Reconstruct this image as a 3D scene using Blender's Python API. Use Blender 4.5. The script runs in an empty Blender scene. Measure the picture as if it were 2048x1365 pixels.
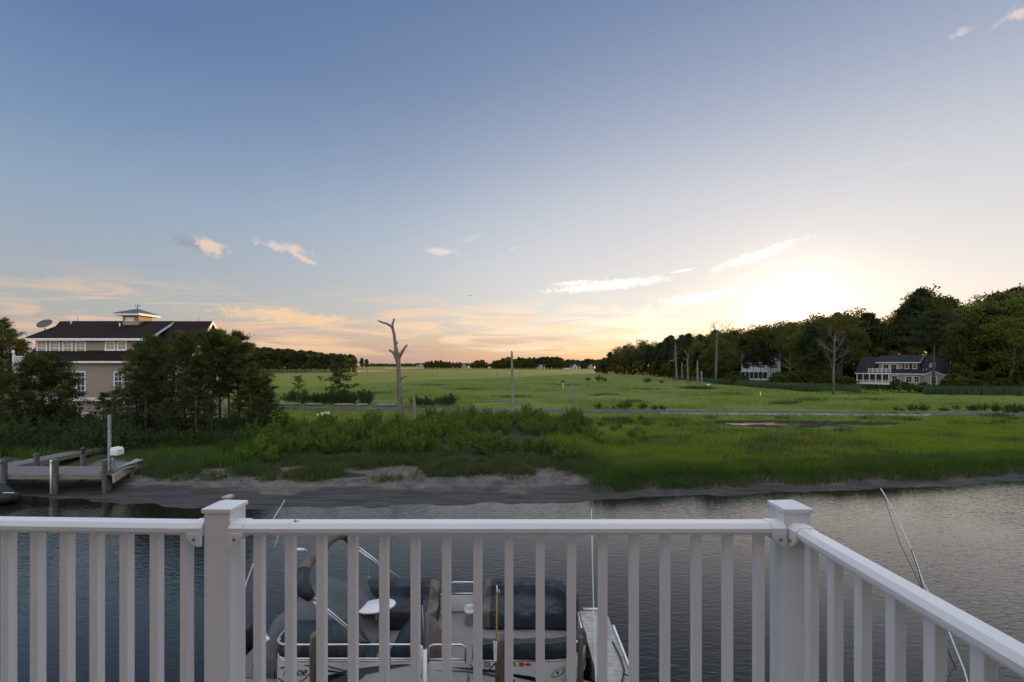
import bpy, bmesh, math, random
import numpy as np
from mathutils import Vector, Matrix
random.seed(7)
RNG = np.random.default_rng(7)
S = bpy.context.scene
COL = S.collection
R = math.radians
# ------------------------------------------------------------------ camera
CAMZ, F, HZ = 6.9, 880.0, 730.0          # eye height over the water, focal length and horizon row of a 2048 px wide frame
cam_d = bpy.data.cameras.new('camera')
cam_d.sensor_width = 36.0
cam_d.lens = F / 2048 * 36.0
cam_d.shift_y = (HZ - 682.5) / 2048
cam_d.clip_start, cam_d.clip_end = 0.05, 8000
cam = bpy.data.objects.new('camera', cam_d)
COL.objects.link(cam)
cam.location = (0, 0, CAMZ)
cam.rotation_euler = (R(90), 0, 0)
S.camera = cam
S.view_settings.view_transform = 'Standard'
S.view_settings.look = 'None'
S.view_settings.exposure = 0.0
S.view_settings.gamma = 1.0
S.cycles.max_bounces = 6
S.cycles.diffuse_bounces = 3
S.cycles.glossy_bounces = 3
S.cycles.transmission_bounces = 4
S.cycles.transparent_max_bounces = 6
S.cycles.use_adaptive_sampling = True
S.cycles.caustics_reflective = False
S.cycles.caustics_refractive = False

def xat(px, y): return (px - 1024.0) * y / F
def zat(py, y): return CAMZ - (py - HZ) * y / F
def yat(py, z=0.0): return (CAMZ - z) * F / (py - HZ)

# ------------------------------------------------------------------ sun and sky
SUN_AZ, SUN_EL = 33.0, 4.2               # degrees: clockwise from the view axis, above the horizon
sd = Vector((math.sin(R(SUN_AZ)) * math.cos(R(SUN_EL)), math.cos(R(SUN_AZ)) * math.cos(R(SUN_EL)), math.sin(R(SUN_EL))))
sl = bpy.data.lights.new('sun', 'SUN')
sl.energy = 5.0
sl.angle = R(0.6)
sl.color = (1.0, 0.56, 0.22)
sun = bpy.data.objects.new('sun', sl)
COL.objects.link(sun)
sun.rotation_euler = (-sd).to_track_quat('-Z', 'Y').to_euler()

def lin(*c):
    return tuple(((v / 255) / 12.92 if v / 255 <= 0.04045 else ((v / 255 + 0.055) / 1.055) ** 2.4) for v in c)

class NT:
    """small node-tree writer"""
    def __init__(s, tree):
        s.t = tree
        tree.nodes.clear()
    def n(s, typ, _p=None, **inp):
        nd = s.t.nodes.new(typ)
        for k, v in (_p or {}).items():
            setattr(nd, k, v)
        for k, v in inp.items():
            key = int(k[1:]) if k[0] == 'i' and k[1:].isdigit() else k.replace('_', ' ')
            s.set(nd.inputs[key], v)
        return nd
    def set(s, sock, v):
        if isinstance(v, bpy.types.NodeSocket):
            s.t.links.new(v, sock)
        elif v is not None:
            try:
                sock.default_value = v
            except Exception:
                sock.default_value = (*v, 1.0)
    def m(s, op, a, b=None, c=None, clamp=False):
        nd = s.t.nodes.new('ShaderNodeMath')
        nd.operation = op
        nd.use_clamp = clamp
        for i, v in enumerate((a, b, c)):
            if v is not None:
                s.set(nd.inputs[i], v)
        return nd.outputs[0]
    def vm(s, op, a, b=None, out=0):
        nd = s.t.nodes.new('ShaderNodeVectorMath')
        nd.operation = op
        s.set(nd.inputs[0], a)
        if b is not None:
            s.set(nd.inputs[1], b)
        return nd.outputs[out]
    def mix(s, f, a, b, blend='MIX'):
        nd = s.t.nodes.new('ShaderNodeMix')
        nd.data_type = 'RGBA'
        nd.blend_type = blend
        nd.clamp_factor = True
        s.set(nd.inputs[0], f)
        for i, v in ((6, a), (7, b)):
            if isinstance(v, bpy.types.NodeSocket):
                s.t.links.new(v, nd.inputs[i])
            else:
                nd.inputs[i].default_value = (*v[:3], 1.0)
        return nd.outputs[2]
    def rng(s, v, a, b, c=0.0, d=1.0, mode='SMOOTHSTEP'):
        nd = s.t.nodes.new('ShaderNodeMapRange')
        nd.interpolation_type = mode
        nd.clamp = True
        s.set(nd.inputs[0], v)
        for i, q in enumerate((a, b, c, d)):
            nd.inputs[i + 1].default_value = q
        return nd.outputs[0]
    def ramp(s, fac, stops, interp='LINEAR'):
        nd = s.t.nodes.new('ShaderNodeValToRGB')
        cr = nd.color_ramp
        cr.interpolation = interp
        while len(cr.elements) < len(stops):
            cr.elements.new(0.5)
        for e, (p, c) in zip(cr.elements, stops):
            e.position = p
            e.color = (*c[:3], 1.0)
        s.set(nd.inputs[0], fac)
        return nd.outputs[0]
    def noise(s, vec, scale, detail=3.0, rough=0.5, dist=0.0):
        nd = s.t.nodes.new('ShaderNodeTexNoise')
        nd.noise_dimensions = '3D'
        if vec is not None:
            s.set(nd.inputs['Vector'], vec)
        nd.inputs['Scale'].default_value = scale
        nd.inputs['Detail'].default_value = detail
        nd.inputs['Roughness'].default_value = rough
        nd.inputs['Distortion'].default_value = dist
        return nd.outputs[0]

world = bpy.data.worlds.new('World')
S.world = world
world.use_nodes = True
w = NT(world.node_tree)
tc = w.n('ShaderNodeTexCoord').outputs['Generated']
nrm = w.vm('NORMALIZE', tc)
sep = w.n('ShaderNodeSeparateXYZ', Vector=nrm)
el = w.m('MULTIPLY', w.m('ARCSINE', sep.outputs[2]), 57.29578)
az = w.m('MULTIPLY', w.m('ARCTAN2', sep.outputs[0], sep.outputs[1]), 57.29578)
ang = w.m('MULTIPLY', w.m('ARCCOSINE', w.vm('DOT_PRODUCT', nrm, tuple(sd), out=1)), 57.29578)
e01 = w.m('DIVIDE', el, 90.0, clamp=True)
def stops(lst): return [(e / 90.0, lin(*c)) for e, c in lst]
cool = w.ramp(e01, stops([(0, (176, 158, 154)), (3, (182, 168, 162)), (6, (172, 175, 175)), (10, (160, 170, 182)), (16, (144, 163, 186)), (23, (118, 143, 177)), (31, (94, 122, 163)), (44, (80, 108, 151)), (58, (190, 200, 222)), (90, (244, 246, 252))]))
warm = w.ramp(e01, stops([(0, (196, 158, 142)), (1.3, (206, 166, 142)), (2.6, (222, 184, 148)), (4.5, (222, 202, 182)), (7, (218, 210, 202)), (12, (208, 208, 210)), (18, (191, 197, 207)), (25, (165, 174, 194)), (33, (138, 152, 180)), (44, (110, 130, 166)), (58, (196, 204, 222)), (90, (244, 246, 252))]))
wfac = w.rng(ang, 82.0, 16.0)
base = w.mix(wfac, cool, warm)
# the eastern sky, pale and pinkish opposite the low sun
back = w.rng(sep.outputs[1], 0.1, -0.7)
base = w.mix(w.m('MULTIPLY', back, 0.75), base, w.ramp(e01, stops([(0, (226, 206, 196)), (8, (236, 220, 212)), (20, (224, 218, 218)), (45, (206, 210, 222)), (90, (244, 246, 252))])))
# paler air and glow round the sun
pale = w.ramp(e01, stops([(0, (246, 190, 128)), (1.5, (248, 206, 154)), (3.5, (246, 224, 196)), (6, (236, 227, 219)), (9, (227, 223, 220)), (14, (216, 214, 216)), (20, (202, 204, 211)), (28, (168, 176, 196)), (40, (116, 135, 170))]))
base = w.mix(w.rng(ang, 52.0, 8.0, 0.0, 0.95), base, pale)
g1 = w.m('EXPONENT', w.m('MULTIPLY', w.m('POWER', w.m('DIVIDE', ang, 10.5), 2.0), -1.0))
g2 = w.m('EXPONENT', w.m('MULTIPLY', w.m('POWER', w.m('DIVIDE', ang, 5.0), 2.0), -1.0))
glow = w.mix(1.0, w.mix(g1, (0, 0, 0), (0.07, 0.068, 0.066)), w.mix(g2, (0, 0, 0), (0.8, 0.66, 0.48)), 'ADD')
base = w.mix(1.0, base, glow, 'ADD')
# low streaks of cloud over the horizon
ae = w.n('ShaderNodeCombineXYZ', X=az, Y=el, Z=0.0).outputs[0]
mp = w.n('ShaderNodeMapping', Vector=ae)
mp.inputs['Rotation'].default_value = (0, 0, R(-3))
mp.inputs['Scale'].default_value = (0.075, 0.62, 1)
n1 = w.noise(mp.outputs[0], 1.0, 7.0, 0.58, 0.8)
mp2 = w.n('ShaderNodeMapping', Vector=ae)
mp2.inputs['Scale'].default_value = (0.03, 0.12, 1)
mp2.inputs['Location'].default_value = (3.1, 1.7, 0)
n2 = w.noise(mp2.outputs[0], 1.0, 2.0, 0.5)
band = w.m('MULTIPLY', w.rng(el, 0.6, 2.2), w.rng(el, 10.0, 5.0))
side = w.m('MULTIPLY', w.rng(az, -62, -38), w.rng(az, 44, 22))
st = w.rng(w.m('ADD', n1, w.m('MULTIPLY', w.m('SUBTRACT', n2, 0.5), 0.5)), 0.41, 0.60)
st = w.m('MULTIPLY', w.m('MULTIPLY', st, band), side)
near = w.rng(ang, 55, 12)
ccol = w.mix(near, lin(244, 200, 162), (1.05, 0.94, 0.76))
base = w.mix(w.m('MULTIPLY', st, 0.88), base, ccol)
# dusky undersides
mp3 = w.n('ShaderNodeMapping', Vector=ae)
mp3.inputs['Location'].default_value = (0.4, 5.5, 0)
mp3.inputs['Scale'].default_value = (0.06, 0.8, 1)
n3 = w.noise(mp3.outputs[0], 1.0, 6.0, 0.55, 0.6)
dk = w.m('MULTIPLY', w.m('MULTIPLY', w.rng(n3, 0.52, 0.68), w.m('MULTIPLY', w.rng(el, 0.3, 1.4), w.rng(el, 5.0, 2.6))), side)
base = w.mix(w.m('MULTIPLY', dk, 0.5), base, lin(178, 146, 134))
# single clouds: image place, half sizes in degrees, tilt, strength, colour
wn = w.noise(ae, 0.9, 6.0, 0.62, 0.5)
wn2 = w.noise(ae, 3.2, 4.0, 0.6, 0.3)
warp = w.m('ADD', w.m('MULTIPLY', w.m('SUBTRACT', wn, 0.5), 2.1), w.m('MULTIPLY', w.m('SUBTRACT', wn2, 0.5), 1.1))
def direction(px, py):
    return math.degrees(math.atan((px - 1024) / F)), math.degrees(math.atan((HZ - py) / math.hypot(F, px - 1024)))
WHITE, PINK, GREY = (268, 264, 256), (248, 214, 190), (150, 152, 168)
for px, py, a, b, tilt, k, c in [
        (385, 488, 1.9, 0.55, -14, 0.75, GREY), (422, 494, 1.5, 0.72, -24, 0.85, (238, 206, 184)),
        (570, 496, 2.5, 0.5, -6, 0.6, PINK), (608, 518, 1.8, 0.35, -22, 0.6, PINK), (882, 503, 2.1, 0.4, -4, 0.65, (246, 222, 206)),
        (1215, 571, 7.0, 0.55, 4, 1.0, WHITE), (1150, 566, 2.6, 0.3, 2, 0.8, WHITE), (1515, 511, 4.3, 0.5, 14, 0.9, WHITE),
        (1365, 542, 1.4, 0.14, 6, 0.9, WHITE), (1400, 596, 4.4, 0.62, 5, 0.9, WHITE), (1320, 622, 3.4, 0.7, 5, 0.85, (255, 244, 226)),
        (1010, 641, 4.6, 0.6, 5, 0.55, (250, 214, 172)), (1120, 656, 3.6, 0.55, 4, 0.6, (252, 222, 178)), (1240, 668, 3.8, 0.45, 7, 0.55, (255, 226, 170)),
        (1922, 66, 0.8, 0.3, 10, 0.6, (226, 208, 206)), (2040, 26, 0.6, 0.42, -20, 0.75, (240, 214, 198)), (2004, 42, 0.9, 0.2, 22, 0.5, (206, 194, 200)),
        (540, 630, 5.0, 0.75, 0, 0.7, (246, 206, 166)), (650, 640, 2.4, 0.45, 8, 0.7, (248, 206, 164)), (470, 655, 5.0, 0.6, -2, 0.4, (238, 186, 160)),
        (1815, 328, 2.8, 0.05, 12, 0.55, (226, 226, 230)), (1026, 497, 0.95, 0.06, 12, 0.6, (236, 232, 234)), (945, 476, 1.6, 0.35, 25, 0.3, (216, 214, 224))]:
    ca, ce = direction(px, py)
    m1 = w.n('ShaderNodeMapping', {'vector_type': 'TEXTURE'}, Vector=ae)
    m1.inputs['Location'].default_value = (ca, ce, 0)
    m1.inputs['Rotation'].default_value = (0, 0, R(tilt))
    m1.inputs['Scale'].default_value = (a * 1.25, b * 1.35, 1)
    d = w.vm('LENGTH', m1.outputs[0], out=1)
    if b > 0.2:
        d = w.m('ADD', d, w.m('MULTIPLY', warp, 0.6) if c[0] > 255 else warp)
    base = w.mix(w.rng(d, 1.05, 0.25, 0.0, k), base, lin(*c))
# below the horizon: dim ground bounce
base = w.mix(w.rng(el, 0.0, -4.0), base, (0.10, 0.10, 0.09))
skyt = w.n('ShaderNodeTexSky')
skyt.sky_type = 'NISHITA'
skyt.sun_disc = False
skyt.sun_elevation = R(SUN_EL)
skyt.sun_rotation = R(SUN_AZ)
skyt.air_density, skyt.dust_density, skyt.ozone_density = 1.0, 1.0, 1.5
bright = w.m('MAXIMUM', w.rng(el, 46.0, 66.0), w.m('MULTIPLY', w.rng(sep.outputs[1], -0.02, -0.45), w.rng(el, -1.0, 3.0)))  # unseen sky overhead and behind the camera brightened as added fill light
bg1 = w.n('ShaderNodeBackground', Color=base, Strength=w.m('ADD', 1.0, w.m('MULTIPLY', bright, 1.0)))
bg2 = w.n('ShaderNodeBackground', Color=skyt.outputs[0], Strength=0.014)
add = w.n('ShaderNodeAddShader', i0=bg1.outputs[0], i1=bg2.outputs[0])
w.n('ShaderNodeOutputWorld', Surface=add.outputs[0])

# ------------------------------------------------------------------ helpers: objects
def tag(o, label=None, cat=None, group=None, kind=None):
    if label: o['label'] = label
    if cat: o['category'] = cat
    if group: o['group'] = group
    if kind: o['kind'] = kind
    return o
def thing(name, label, cat, loc=(0, 0, 0), group=None):
    o = bpy.data.objects.new(name, None)
    o.empty_display_size = 0.2
    COL.objects.link(o)
    o.location = loc
    return tag(o, label, cat, group)
def kids(o): return KIDS.get(o.name, [])
KIDS = {}
def adopt(c, p):
    c.parent = p
    KIDS.setdefault(p.name, []).append(c)
def copy_tree(o, parent=None):
    c = o.copy()
    COL.objects.link(c)
    if parent is not None:
        adopt(c, parent)
    for ch in list(kids(o)):
        copy_tree(ch, c)
    return c
def root_of(o):
    while o.parent is not None:
        o = o.parent
    return o
def link_mesh(name, me, mat, parent=None, smooth=False):
    o = bpy.data.objects.new(name, me)
    COL.objects.link(o)
    for mm in (mat if isinstance(mat, (list, tuple)) else [mat]):
        me.materials.append(mm)
    if smooth:
        me.polygons.foreach_set('use_smooth', [True] * len(me.polygons))
    if parent is not None:
        adopt(o, parent)
    return o
def np_mesh(name, V, Fc, attrs=None):
    """mesh from arrays: V (n,3), Fc (m,k) ; attrs {name: per-face floats}"""
    me = bpy.data.meshes.new(name)
    V = np.ascontiguousarray(V, dtype=np.float32)
    Fc = np.ascontiguousarray(Fc, dtype=np.int32)
    m, k = Fc.shape
    me.vertices.add(len(V))
    me.vertices.foreach_set('co', V.ravel())
    me.loops.add(m * k)
    me.loops.foreach_set('vertex_index', Fc.ravel())
    me.polygons.add(m)
    me.polygons.foreach_set('loop_start', np.arange(m, dtype=np.int32) * k)
    me.polygons.foreach_set('loop_total', np.full(m, k, dtype=np.int32))
    me.update(calc_edges=True)
    for an, av in (attrs or {}).items():
        dom = 'FACE' if len(av) == m else 'POINT'
        at = me.attributes.new(an, 'FLOAT', dom)
        at.data.foreach_set('value', np.ascontiguousarray(av, dtype=np.float32))
    return me

class MB:
    """collects simple solids and links them as ONE mesh object"""
    def __init__(s):
        s.v, s.f, s.mi = [], [], []
        s.cur = 0
    def add(s, vs, fs):
        k = len(s.v)
        s.v += [tuple(q) for q in vs]
        s.f += [tuple(i + k for i in f) for f in fs]
        s.mi += [s.cur] * len(fs)
        return s
    def box(s, x0, x1, y0, y1, z0, z1, rz=0.0):
        vs = [(x, y, z) for x in (x0, x1) for y in (y0, y1) for z in (z0, z1)]
        if rz:
            cx, cy = (x0 + x1) / 2, (y0 + y1) / 2
            c, q = math.cos(rz), math.sin(rz)
            vs = [(cx + (x - cx) * c - (y - cy) * q, cy + (x - cx) * q + (y - cy) * c, z) for x, y, z in vs]
        return s.add(vs, [(0, 1, 3, 2), (4, 6, 7, 5), (0, 4, 5, 1), (2, 3, 7, 6), (0, 2, 6, 4), (1, 5, 7, 3)])
    def bbox(s, x0, x1, y0, y1, z0, z1, b=0.01):
        """box with chamfered edges"""
        bm = bmesh.new()
        bmesh.ops.create_cube(bm, size=1.0)
        for q in bm.verts:
            q.co = Vector(((x0 + x1) / 2 + q.co.x * (x1 - x0), (y0 + y1) / 2 + q.co.y * (y1 - y0), (z0 + z1) / 2 + q.co.z * (z1 - z0)))
        bmesh.ops.bevel(bm, geom=list(bm.edges), offset=b, segments=2, affect='EDGES', profile=0.5)
        return s.bm(bm)
    def bm(s, bm):
        bm.verts.index_update()
        s.add([q.co[:] for q in bm.verts], [[q.index for q in f.verts] for f in bm.faces])
        bm.free()
        return s
    def tube(s, pts, r, seg=8, cap=True):
        """pts: list of 3D points, r: number or list"""
        P = [Vector(p) for p in pts]
        rs = r if isinstance(r, (list, tuple)) else [r] * len(P)
        k = len(s.v)
        up = None
        n = len(P)
        for i, p in enumerate(P):
            d = (P[min(i + 1, n - 1)] - P[max(i - 1, 0)]).normalized()
            if up is None:
                up = d.orthogonal().normalized()
            else:
                up = (up - d * up.dot(d))
                up = up.normalized() if up.length > 1e-6 else d.orthogonal().normalized()
            sd_ = d.cross(up)
            for j in range(seg):
                a = 2 * math.pi * j / seg
                s.v.append(tuple(p + (up * math.cos(a) + sd_ * math.sin(a)) * rs[i]))
        nf = 0
        for i in range(n - 1):
            for j in range(seg):
                a, b = k + i * seg + j, k + i * seg + (j + 1) % seg
                s.f.append((a, b, b + seg, a + seg))
                nf += 1
        if cap:
            s.f.append(tuple(k + j for j in reversed(range(seg))))
            s.f.append(tuple(k + (n - 1) * seg + j for j in range(seg)))
            nf += 2
        s.mi += [s.cur] * nf
        return s
    def sweep(s, prof, frames, close=True, cap=True):
        """prof: list of (a,b); frames: list of (origin, A axis, B axis) -> grid of quads"""
        k, m = len(s.v), len(prof)
        for o, A, B in frames:
            o, A, B = Vector(o), Vector(A), Vector(B)
            for a, b in prof:
                s.v.append(tuple(o + A * a + B * b))
        nf = 0
        for i in range(len(frames) - 1):
            for j in range(m if close else m - 1):
                q = (j + 1) % m
                s.f.append((k + i * m + j, k + i * m + q, k + (i + 1) * m + q, k + (i + 1) * m + j))
                nf += 1
        if cap and close:
            s.f.append(tuple(k + j for j in reversed(range(m))))
            s.f.append(tuple(k + (len(frames) - 1) * m + j for j in range(m)))
            nf += 2
        s.mi += [s.cur] * nf
        return s
    def lathe(s, c, prof, seg=16):
        """prof list of (r,z) around vertical axis at c"""
        fr = []
        k, m = len(s.v), len(prof)
        for i in range(seg):
            a = 2 * math.pi * i / seg
            for r_, z_ in prof:
                s.v.append((c[0] + r_ * math.cos(a), c[1] + r_ * math.sin(a), c[2] + z_))
        nf = 0
        for i in range(seg):
            i2 = (i + 1) % seg
            for j in range(m - 1):
                s.f.append((k + i * m + j, k + i2 * m + j, k + i2 * m + j + 1, k + i * m + j + 1))
                nf += 1
        s.mi += [s.cur] * nf
        return s
    def prism(s, poly, axis, a0, a1):
        """poly of 2D points extruded along axis 'x','y','z' from a0 to a1"""
        def mk(p, a):
            return (a, p[0], p[1]) if axis == 'x' else ((p[0], a, p[1]) if axis == 'y' else (p[0], p[1], a))
        n = len(poly)
        vs = [mk(p, a0) for p in poly] + [mk(p, a1) for p in poly]
        fs = [tuple(range(n)), tuple(reversed(range(n, 2 * n)))] + [(i, i + n, (i + 1) % n + n, (i + 1) % n) for i in range(n)]
        return s.add(vs, fs)
    def build(s, name, mat, parent=None, smooth=False, fixn=True):
        V = s.v
        if parent is not None:
            o = root_of(parent).location
            V = [(x - o.x, y - o.y, z - o.z) for x, y, z in V]
        me = bpy.data.meshes.new(name)
        me.from_pydata(V, [], s.f)
        if fixn:
            bm = bmesh.new()
            bm.from_mesh(me)
            bmesh.ops.recalc_face_normals(bm, faces=bm.faces)
            bm.to_mesh(me)
            bm.free()
        if any(s.mi):
            me.polygons.foreach_set('material_index', s.mi)
        me.update()
        return link_mesh(name, me, mat, parent, smooth)

# ------------------------------------------------------------------ helpers: materials
def material(name):
    m = bpy.data.materials.new(name)
    m.use_nodes = True
    return m, NT(m.node_tree)
def pbr(name, c, rough=0.6, var=0.12, scale=6.0, bump=0.0, bscale=None, metal=0.0, c2=None, spec=0.5, stretch=None, coat=0.0):
    m, t = material(name)
    co = t.n('ShaderNodeTexCoord').outputs['Object']
    if stretch:
        mp_ = t.n('ShaderNodeMapping', Vector=co)
        mp_.inputs['Scale'].default_value = stretch
        co = mp_.outputs[0]
    n_ = t.noise(co, scale, 5.0, 0.6)
    f_ = t.rng(n_, 0.3, 0.7)
    lo = tuple(v * (1 - var) for v in c)
    hi = c2 if c2 else tuple(min(1, v * (1 + var)) for v in c)
    col = t.mix(f_, lo, hi)
    b = t.n('ShaderNodeBsdfPrincipled', Base_Color=col, Metallic=metal)
    b.inputs['Roughness'].default_value = rough
    b.inputs['Specular IOR Level'].default_value = spec
    b.inputs['Coat Weight'].default_value = coat
    if bump:
        nb = t.noise(co, bscale or scale * 4, 4.0, 0.6)
        bp = t.n('ShaderNodeBump', Height=nb, Strength=bump)
        bp.inputs['Distance'].default_value = 0.02
        t.set(b.inputs['Normal'], bp.outputs[0])
    t.n('ShaderNodeOutputMaterial', Surface=b.outputs[0])
    return m
def leafmat(name, c1, c2, trans=0.35, nscale=0.35, tcol=None, rough=0.6, patch=None):
    m, t = material(name)
    at = t.n('ShaderNodeAttribute', {'attribute_name': 'rnd'}).outputs['Fac']
    co = t.n('ShaderNodeTexCoord').outputs['Object']
    oi = t.n('ShaderNodeObjectInfo').outputs['Random']
    n_ = t.rng(t.noise(co, nscale, 3.0, 0.5), 0.3, 0.7)
    f_ = t.m('ADD', t.m('MULTIPLY', at, 0.5), t.m('MULTIPLY', n_, 0.5))
    col = t.mix(f_, c1, c2)
    col = t.mix(t.m('MULTIPLY', oi, 0.4), col, tuple(v * 0.6 for v in c1))
    if patch:
        for pc, sc_, lo, hi, amt in patch:
            mp_ = t.n('ShaderNodeMapping', Vector=co)
            mp_.inputs['Scale'].default_value = (sc_ * 0.55, sc_, 1)
            col = t.mix(t.m('MULTIPLY', t.rng(t.noise(mp_.outputs[0], 1.0, 4.0, 0.6, 0.7), lo, hi), amt), col, pc)
    b = t.n('ShaderNodeBsdfPrincipled', Base_Color=col)
    b.inputs['Roughness'].default_value = rough
    b.inputs['Specular IOR Level'].default_value = 0.25
    tr = t.n('ShaderNodeBsdfTranslucent', Color=t.mix(0.5, col, tcol or c2))
    mx = t.n('ShaderNodeMixShader', i0=trans, i1=b.outputs[0], i2=tr.outputs[0])
    t.n('ShaderNodeOutputMaterial', Surface=mx.outputs[0])
    return m
def glass(name, c=(0.02, 0.025, 0.03), rough=0.06):
    m, t = material(name)
    co = t.n('ShaderNodeTexCoord').outputs['Object']
    col = t.mix(t.rng(t.noise(co, 1.3, 2.0), 0.35, 0.65), c, tuple(v * 1.6 for v in c))
    b = t.n('ShaderNodeBsdfPrincipled', Base_Color=col)
    b.inputs['Roughness'].default_value = rough
    t.n('ShaderNodeOutputMaterial', Surface=b.outputs[0])
    return m
def siding(name, c, pitch=0.14, rough=0.7):
    """rows of shingles: dark line at each course, slight change from shingle to shingle"""
    m, t = material(name)
    co = t.n('ShaderNodeTexCoord').outputs['Object']
    sp = t.n('ShaderNodeSeparateXYZ', Vector=co)
    fr = t.m('FRACT', t.m('DIVIDE', sp.outputs[2], pitch))
    line = t.rng(fr, 0.0, 0.16)
    mp_ = t.n('ShaderNodeMapping', Vector=co)
    mp_.inputs['Scale'].default_value = (5.0, 5.0, 1 / pitch)
    vo = t.noise(mp_.outputs[0], 1.0, 2.0)
    col = t.mix(t.rng(vo, 0.3, 0.7), tuple(v * 0.82 for v in c), tuple(v * 1.1 for v in c))
    col = t.mix(line, tuple(v * 0.62 for v in c), col)
    b = t.n('ShaderNodeBsdfPrincipled', Base_Color=col)
    b.inputs['Roughness'].default_value = rough
    bp = t.n('ShaderNodeBump', Height=fr, Strength=0.35)
    bp.inputs['Distance'].default_value = 0.015
    t.set(b.inputs['Normal'], bp.outputs[0])
    t.n('ShaderNodeOutputMaterial', Surface=b.outputs[0])
    return m

M = {}
M['vinyl'] = pbr('white_vinyl', (0.83, 0.83, 0.825), 0.36, 0.02, 1.3, bump=0.03, bscale=60, c2=(0.87, 0.87, 0.865))
M['white'] = pbr('white_paint', (0.72, 0.72, 0.71), 0.5, 0.08, 4.0)
M['grime'] = pbr('white_pvc_weathered', (0.6, 0.6, 0.56), 0.5, 0.2, 7.0, c2=(0.74, 0.74, 0.72))
M['alu'] = pbr('aluminium', (0.62, 0.63, 0.65), 0.33, 0.08, 8.0, metal=0.75)
M['galv'] = pbr('galvanised_steel', (0.27, 0.30, 0.34), 0.55, 0.2, 5.0, metal=0.25)
M['black'] = pbr('black_plastic', (0.018, 0.019, 0.021), 0.5, 0.2, 5.0)
M['canvas'] = pbr('charcoal_canvas', (0.020, 0.026, 0.035), 0.62, 0.3, 2.5, bump=0.5, bscale=3.0)
M['taupe'] = pbr('taupe_canvas', (0.13, 0.105, 0.085), 0.8, 0.25, 5.0, bump=0.4, bscale=9.0)
M['greycanvas'] = pbr('grey_canvas', (0.085, 0.085, 0.09), 0.75, 0.25, 1.4, bump=0.5, bscale=2.5)
M['panel'] = pbr('boat_side_panel', (0.66, 0.66, 0.64), 0.35, 0.06, 2.0, coat=0.2)
M['carpet'] = pbr('boat_deck_carpet', (0.22, 0.205, 0.19), 0.95, 0.15, 20.0, bump=0.2, bscale=120)
M['blue'] = pbr('blue_vinyl_stripe', (0.015, 0.05, 0.11), 0.4, 0.1)
M['navy'] = pbr('navy_vinyl_stripe', (0.008, 0.012, 0.03), 0.4, 0.1)
M['greystripe'] = pbr('grey_vinyl_stripe', (0.12, 0.12, 0.115), 0.4, 0.1)
M['red'] = pbr('red_sticker', (0.5, 0.035, 0.02), 0.5, 0.1)
M['ink'] = pbr('black_lettering', (0.012, 0.012, 0.014), 0.5, 0.1)
M['cream'] = pbr('cream_plastic', (0.42, 0.37, 0.25), 0.4, 0.12, 6.0)
M['oak'] = pbr('varnished_pole', (0.3, 0.2, 0.03), 0.4, 0.2, 8.0)
M['piling'] = pbr('weathered_piling', (0.10, 0.085, 0.065), 0.85, 0.45, 3.0, bump=0.6, bscale=14, stretch=(3, 3, 0.35), c2=(0.16, 0.14, 0.11))
M['pilgreen'] = pbr('greenish_piling', (0.07, 0.08, 0.065), 0.85, 0.4, 3.0, bump=0.6, bscale=14, stretch=(3, 3, 0.35), c2=(0.125, 0.135, 0.105))
M['decking'] = pbr('grey_decking', (0.145, 0.128, 0.124), 0.8, 0.18, 3.0, bump=0.2, stretch=(6, 0.4, 1))
M['pierdeck'] = pbr('pale_pier_decking', (0.35, 0.32, 0.29), 0.85, 0.15, 5.0, bump=0.25, bscale=40, c2=(0.43, 0.40, 0.365))
M['fascia'] = pbr('pale_green_timber', (0.15, 0.16, 0.13), 0.8, 0.25, 4.0, stretch=(0.5, 1, 4))
M['bleached'] = pbr('bleached_wood', (0.12, 0.095, 0.075), 0.85, 0.6, 4.0, bump=1.0, bscale=12, stretch=(4, 4, 0.25), c2=(0.27, 0.235, 0.20))
M['bark'] = pbr('pine_bark', (0.055, 0.044, 0.036), 0.9, 0.5, 3.0, bump=0.7, bscale=10, stretch=(3, 3, 0.6), c2=(0.10, 0.085, 0.07))
M['greybark'] = pbr('grey_bark', (0.12, 0.11, 0.09), 0.9, 0.4, 3.0, bump=0.6, bscale=10, stretch=(3, 3, 0.6))
M['deadgrey'] = pbr('grey_dead_wood', (0.20, 0.185, 0.16), 0.9, 0.3, 3.0, bump=0.5, bscale=10, stretch=(3, 3, 0.4))
M['siding'] = siding('tan_shingle_siding', (0.335, 0.275, 0.21))
M['siding2'] = siding('greige_lap_siding', (0.36, 0.32, 0.29), 0.2)
M['siding3'] = siding('white_lap_siding', (0.5, 0.5, 0.5), 0.2)
M['roof'] = pbr('dark_brown_shingles', (0.022, 0.016, 0.014), 0.95, 0.35, 9.0, bump=0.4, bscale=30, spec=0.1)
M['roof2'] = pbr('slate_shingles', (0.030, 0.033, 0.038), 0.95, 0.3, 6.0, bump=0.4, bscale=20, spec=0.12)
M['copper'] = pbr('green_metal_roof', (0.07, 0.12, 0.12), 0.45, 0.2, 3.0, metal=0.3)
M['glass'] = glass('window_glass', (0.025, 0.03, 0.036))
M['blind'] = pbr('window_blind', (0.30, 0.28, 0.19), 0.25, 0.25, 1.6, stretch=(1, 1, 8))
M['screen'] = glass('porch_screen', (0.006, 0.006, 0.007), 0.6)
M['rope'] = pbr('dark_rope', (0.03, 0.028, 0.026), 0.9, 0.3, 30.0)
M['fibre'] = pbr('fibreglass_rod', (0.55, 0.62, 0.58), 0.35, 0.08, 5.0)
M['rust'] = pbr('rusted_brackets', (0.2, 0.07, 0.035), 0.8, 0.5, 9.0)
M['orange'] = pbr('porch_lamp_glass', (0.9, 0.4, 0.15), 0.5, 0.05)

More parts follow.
